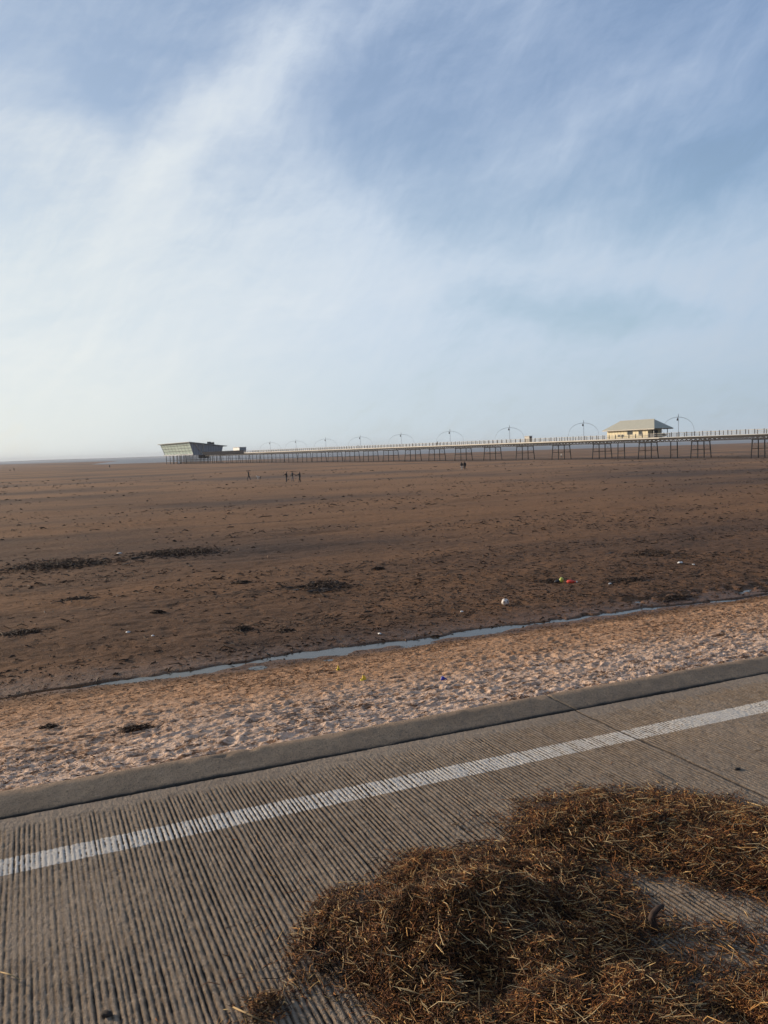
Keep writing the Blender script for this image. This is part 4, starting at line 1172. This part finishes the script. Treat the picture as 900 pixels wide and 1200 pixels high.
    # lower tank-like room hung under the landward end
    mb = MB(); mb.hexa([Q(2, 9, -2.6), Q(8, 9, -2.6), Q(8, 14, -2.6), Q(2, 14, -2.6), Q(2, 9, -0.26), Q(8, 9, -0.26), Q(8, 14, -0.26), Q(2, 14, -0.26)]); mb.build('service_room', MSTEEL, root)
build_pavilion()
def white_buoy():
    p = on_beach(209.5, 543.2, -3.9)
    root = empty('buoy', p)
    mb = MB(); mb.tube([(0, 0, -0.1), (0, 0, 0.3), (0, 0, 0.9), (0, 0, 1.2)], [0.5, 0.85, 0.75, 0.2], 12); mb.build('body', MWHITE, root, smooth=True)
    mb = MB(); mb.tube([(1.0, 0, -0.1), (1.2, 0.2, 0.5), (1.9, 0.1, 0.4), (2.2, 0, -0.1)], [0.3, 0.45, 0.4, 0.2], 8); mb.build('weight', MSTEEL, root, smooth=True)
    tag(root, 'pale lump on the sand among the stilts of the pavilion', 'buoy')
white_buoy()

# ------------------------------------------------------------------ people and dogs
def mat_person(name, leg, coat, hair, shoe=(0.03, 0.03, 0.03)):
    m, t, b = new_mat(name)
    oc = t.n('ShaderNodeTexCoord').outputs['Object']; sp = t.n('ShaderNodeSeparateXYZ', ins={0: oc}); z = sp.outputs[2]
    nz = t.m('MULTIPLY', t.m('SUBTRACT', t.noise(oc, 8, 3), 0.5), 0.05); zz = t.m('ADD', z, nz)
    c = t.mix(t.m('GREATER_THAN', zz, 0.09), shoe, leg)
    c = t.mix(t.m('GREATER_THAN', zz, 0.84), c, coat)
    c = t.mix(t.m('GREATER_THAN', z, 1.475), c, (0.42, 0.25, 0.18))
    fr = t.m('MAXIMUM', t.m('GREATER_THAN', z, 1.655), t.m('MULTIPLY', t.m('GREATER_THAN', z, 1.50), t.m('LESS_THAN', sp.outputs[1], 0.02)))
    c = t.mix(fr, c, hair)
    t.set(b.inputs['Base Color'], c); b.inputs['Roughness'].default_value = 0.85
    return m
def skin_obj(name, verts, edges, radii, mat, parent=None, sub=2, fat=1.0):
    me = bpy.data.meshes.new(name); me.from_pydata(verts, edges, []); me.update()
    o = link(bpy.data.objects.new(name, me), parent)
    me.materials.append(mat)
    o.modifiers.new('skin', 'SKIN')
    if not me.skin_vertices: me.attributes  # layer is created with the modifier
    if len(me.skin_vertices) == 0:
        bm = __import__('bmesh').new(); bm.from_mesh(me); bm.verts.layers.skin.verify(); bm.to_mesh(me); bm.free()
    lay = me.skin_vertices[0]
    for i, r in enumerate(radii):
        lay.data[i].radius = (r*fat, r*fat) if not hasattr(r, '__len__') else (r[0]*fat, r[1]*fat)
    lay.data[0].use_root = True
    m = o.modifiers.new('sub', 'SUBSURF'); m.levels = sub; m.render_levels = sub
    o.modifiers['skin'].use_smooth_shade = True
    return o
def person(px, py, mat, label, heading, stride=0.25, armL=None, armR=None, lean=0.0, scale=1.0, z=None, group=None, pos=None):
    """heading: azimuth the figure faces; arm targets are local hand positions (x right, y forward, z up)"""
    p = pos if pos is not None else on_beach(px, py)
    s = stride
    V = [(0, 0, 0.95), (0, lean*0.4, 1.15), (0, lean, 1.38), (0, lean+0.01, 1.50), (0, lean+0.03, 1.60), (0, lean+0.03, 1.71)]
    R = [(0.15, 0.12), (0.15, 0.11), (0.17, 0.11), (0.06, 0.06), (0.085, 0.10), (0.07, 0.085)]
    E = [(0, 1), (1, 2), (2, 3), (3, 4), (4, 5)]
    def add(v, r, par): V.append(v); R.append((r, r)); E.append((par, len(V)-1)); return len(V)-1
    for sg, st_ in ((1, s), (-1, -s)):
        a = add((0.10*sg, 0, 0.88), 0.095, 0)
        a = add((0.10*sg, st_*0.55+0.04, 0.50), 0.068, a)
        a = add((0.10*sg, st_*(1.0 if st_ > 0 else 1.15), 0.09+(0.05 if st_ < 0 else 0)), 0.045, a)
        add((0.11*sg, st_*(1.0 if st_ > 0 else 1.15)+0.15, 0.035+(0.0 if st_ < 0 else 0)), 0.038, a)
    for sg, tgt in ((1, armR), (-1, armL)):
        a = add((0.19*sg, lean, 1.36), 0.062, 2)
        hand = tgt or (0.27*sg, lean+0.14*sg*(1 if s > 0 else 0), 0.80)
        el = ((0.19*sg+hand[0])/2+0.05*sg, (lean+hand[1])/2-0.05, (1.36+hand[2])/2-0.02)
        b = add(el, 0.048, a); c = add(hand, 0.034, b)
        hv = (Vector(hand)-Vector(el)).normalized()*0.12
        add(tuple(Vector(hand)+hv), 0.030, c)
    o = skin_obj('person', V, E, R, mat, sub=1, fat=1.28)
    o.location = p; o.rotation_euler = (0, 0, -heading); o.scale = (scale,)*3
    tag(o, label, 'person', group)
    return o
BLK = mat_person('dark_clothes', (0.02, 0.02, 0.025), (0.018, 0.017, 0.018), (0.02, 0.015, 0.01))
BLK2 = mat_person('dark_clothes_jeans', (0.03, 0.035, 0.05), (0.02, 0.018, 0.018), (0.025, 0.018, 0.012))
PALE = mat_person('pale_trousers', (0.50, 0.47, 0.43), (0.03, 0.028, 0.03), (0.03, 0.02, 0.015))
GREYL = mat_person('grey_trousers', (0.22, 0.20, 0.19), (0.02, 0.02, 0.022), (0.02, 0.015, 0.01))
PC = mat_person('pale_coat', (0.10, 0.09, 0.09), (0.45, 0.42, 0.38), (0.03, 0.02, 0.015))
G3 = 'walkers on the mud in front of the pier'
person(336, 564.6, BLK2, 'dark-clothed walker with bent arm out, left of the group of three', radians(-80), 0.10, armR=(0.22, 0.30, 1.15), armL=(-0.26, 0.42, 1.12), group=G3)
person(342.6, 563.8, GREYL, 'dark-coated walker in grey trousers in the middle of the group of three', radians(60), 0.14, armR=(0.30, 0.45, 1.08), group=G3)
person(351.5, 565.8, BLK, 'dark-clothed walker on the right of the group of three, reaching to the left', radians(-75), 0.18, armL=(-0.24, 0.55, 1.12), armR=(0.24, 0.52, 1.14), group=G3)
per0 = person(291.6, 562.4, BLK, 'dark-clothed person with arm raised throwing for the pale dog', radians(80), 0.28, armR=(0.24, 0.25, 1.68), armL=(-0.24, -0.28, 1.62), group=G3)
def throw_stick():
    p = on_beach(291.6, 562.4); mb = MB()
    d = Vector((sin(radians(80)), cos(radians(80)), 0)); c = p+Vector((0, 0, 1.76))
    mb.tube([c-d*0.42, c, c+d*0.46], 0.03, 6)
    tag(mb.build('stick', MDARKM), 'short dark stick held at head height by the dog walker', 'stick')
throw_stick()
def bag():
    a = on_beach(342.6, 563.8); b = on_beach(351.5, 565.8)
    d = (b-a).normalized(); c = (a+b)*0.5 + Vector((0, 0, 1.14)); mb = MB()
    mb.tube([c-d*0.34, c-d*0.26, c+Vector((0, 0, -0.03)), c+d*0.24, c+d*0.33], [0.03, 0.09, 0.11, 0.09, 0.03], 10)
    tag(mb.build('bag', simple('maroon_cloth', (0.05, 0.018, 0.016), 0.9), smooth=True), 'dark red rolled bag passed between two of the three walkers', 'bag')
bag()
G2 = 'two people standing together on the sand'
person(541.2, 551.2, PALE, 'person in dark jacket and pale trousers, left of the standing pair', radians(20), 0.05, scale=0.95, group=G2)
person(544.8, 551.0, BLK, 'person all in black, right of the standing pair', radians(-10), 0.06, group=G2)
person(658, 536.6, PC, 'distant person in a pale coat seen beyond the pier legs', radians(70), 0.16, z=-3.4)
person(128.6, 548.3, BLK, 'lone distant figure on the sand left of the glass pavilion', radians(10), 0.05)
person(16.5, 551.8, BLK2, 'lone distant figure near the left edge of the sand', radians(-60), 0.10)
def on_deck(s, t_, mat, label, h):
    p = pier_pt(s, t_, DECKZ); person(0, 0, mat, label, h, 0.12, pos=p, group='people on the pier deck')
on_deck(197.5, 3.0, BLK, 'dark figure on the pier deck at the sixth arched lamp', radians(100))
on_deck(133.8, 3.2, BLK2, 'dark figure on the pier deck beside the fourth arched lamp', radians(60))

def dog(px, py, mat, label, heading, s=1.0):
    p = on_beach(px, py)
    V = [(0, -0.02, 0.50), (0, 0.22, 0.50), (0, -0.28, 0.50), (0, 0.36, 0.62), (0, 0.44, 0.74), (0, 0.56, 0.72), (0, 0.64, 0.69), (0, -0.40, 0.56), (0, -0.55, 0.72)]
    R = [(0.10, 0.11), (0.12, 0.14), (0.09, 0.10), (0.075,)*2, (0.07,)*2, (0.045,)*2, (0.03,)*2, (0.03,)*2, (0.015,)*2]
    E = [(0, 1), (0, 2), (1, 3), (3, 4), (4, 5), (5, 6), (2, 7), (7, 8)]
    def add(v, r, par): V.append(v); R.append((r, r)); E.append((par, len(V)-1)); return len(V)-1
    for sg, k in ((1, 0.06), (-1, -0.08)):
        a = add((0.08*sg, 0.24, 0.40), 0.05, 1); a = add((0.08*sg, 0.22+k, 0.20), 0.03, a); a = add((0.08*sg, 0.22+k*1.8, 0.03), 0.025, a); add((0.08*sg, 0.28+k*1.8, 0.02), 0.025, a)
        a = add((0.08*sg, -0.28, 0.38), 0.06, 2); a = add((0.08*sg, -0.20-k, 0.30), 0.04, a); a = add((0.08*sg, -0.36-k, 0.17), 0.026, a); a = add((0.08*sg, -0.32-k, 0.03), 0.024, a); add((0.08*sg, -0.26-k, 0.02), 0.024, a)
        add((0.05*sg, 0.42, 0.83), 0.02, 4)
    o = skin_obj('dog', V, E, R, mat, sub=1)
    o.location = p; o.rotation_euler = (0, 0, -heading); o.scale = (s,)*3
    tag(o, label, 'dog')
m, t, b = new_mat('dog_coat')
oc = t.n('ShaderNodeTexCoord').outputs['Object']; sp = t.n('ShaderNodeSeparateXYZ', ins={0: oc})
t.set(b.inputs['Base Color'], t.mix(t.rng(sp.outputs[1], -0.15, -0.22), (0.65, 0.60, 0.52), (0.05, 0.04, 0.035))); b.inputs['Roughness'].default_value = 0.9
dog(303.5, 561.8, m, 'pale dog with a dark rump between the thrower and the three walkers', radians(-95), 0.9)
dog(11.8, 552.0, simple('dark_dog', (0.03, 0.025, 0.02)), 'dark dog beside the lone figure near the left edge', radians(-80), 1.1)

# ------------------------------------------------------------------ air
def haze():
    mb = MB(); mb.box(-9800, 9800, -600, 10600, -6.2, 40)
    m = bpy.data.materials.new('haze'); m.use_nodes = True; t = NT(m.node_tree)
    o = t.n('ShaderNodeOutputMaterial'); v = t.n('ShaderNodeVolumePrincipled')
    v.inputs['Color'].default_value = (0.86, 0.90, 0.95, 1); v.inputs['Density'].default_value = HAZE
    t.nt.links.new(v.outputs[0], o.inputs['Volume'])
    tag(mb.build('haze', m), kind='stuff')
HAZE = 0.00010
haze()
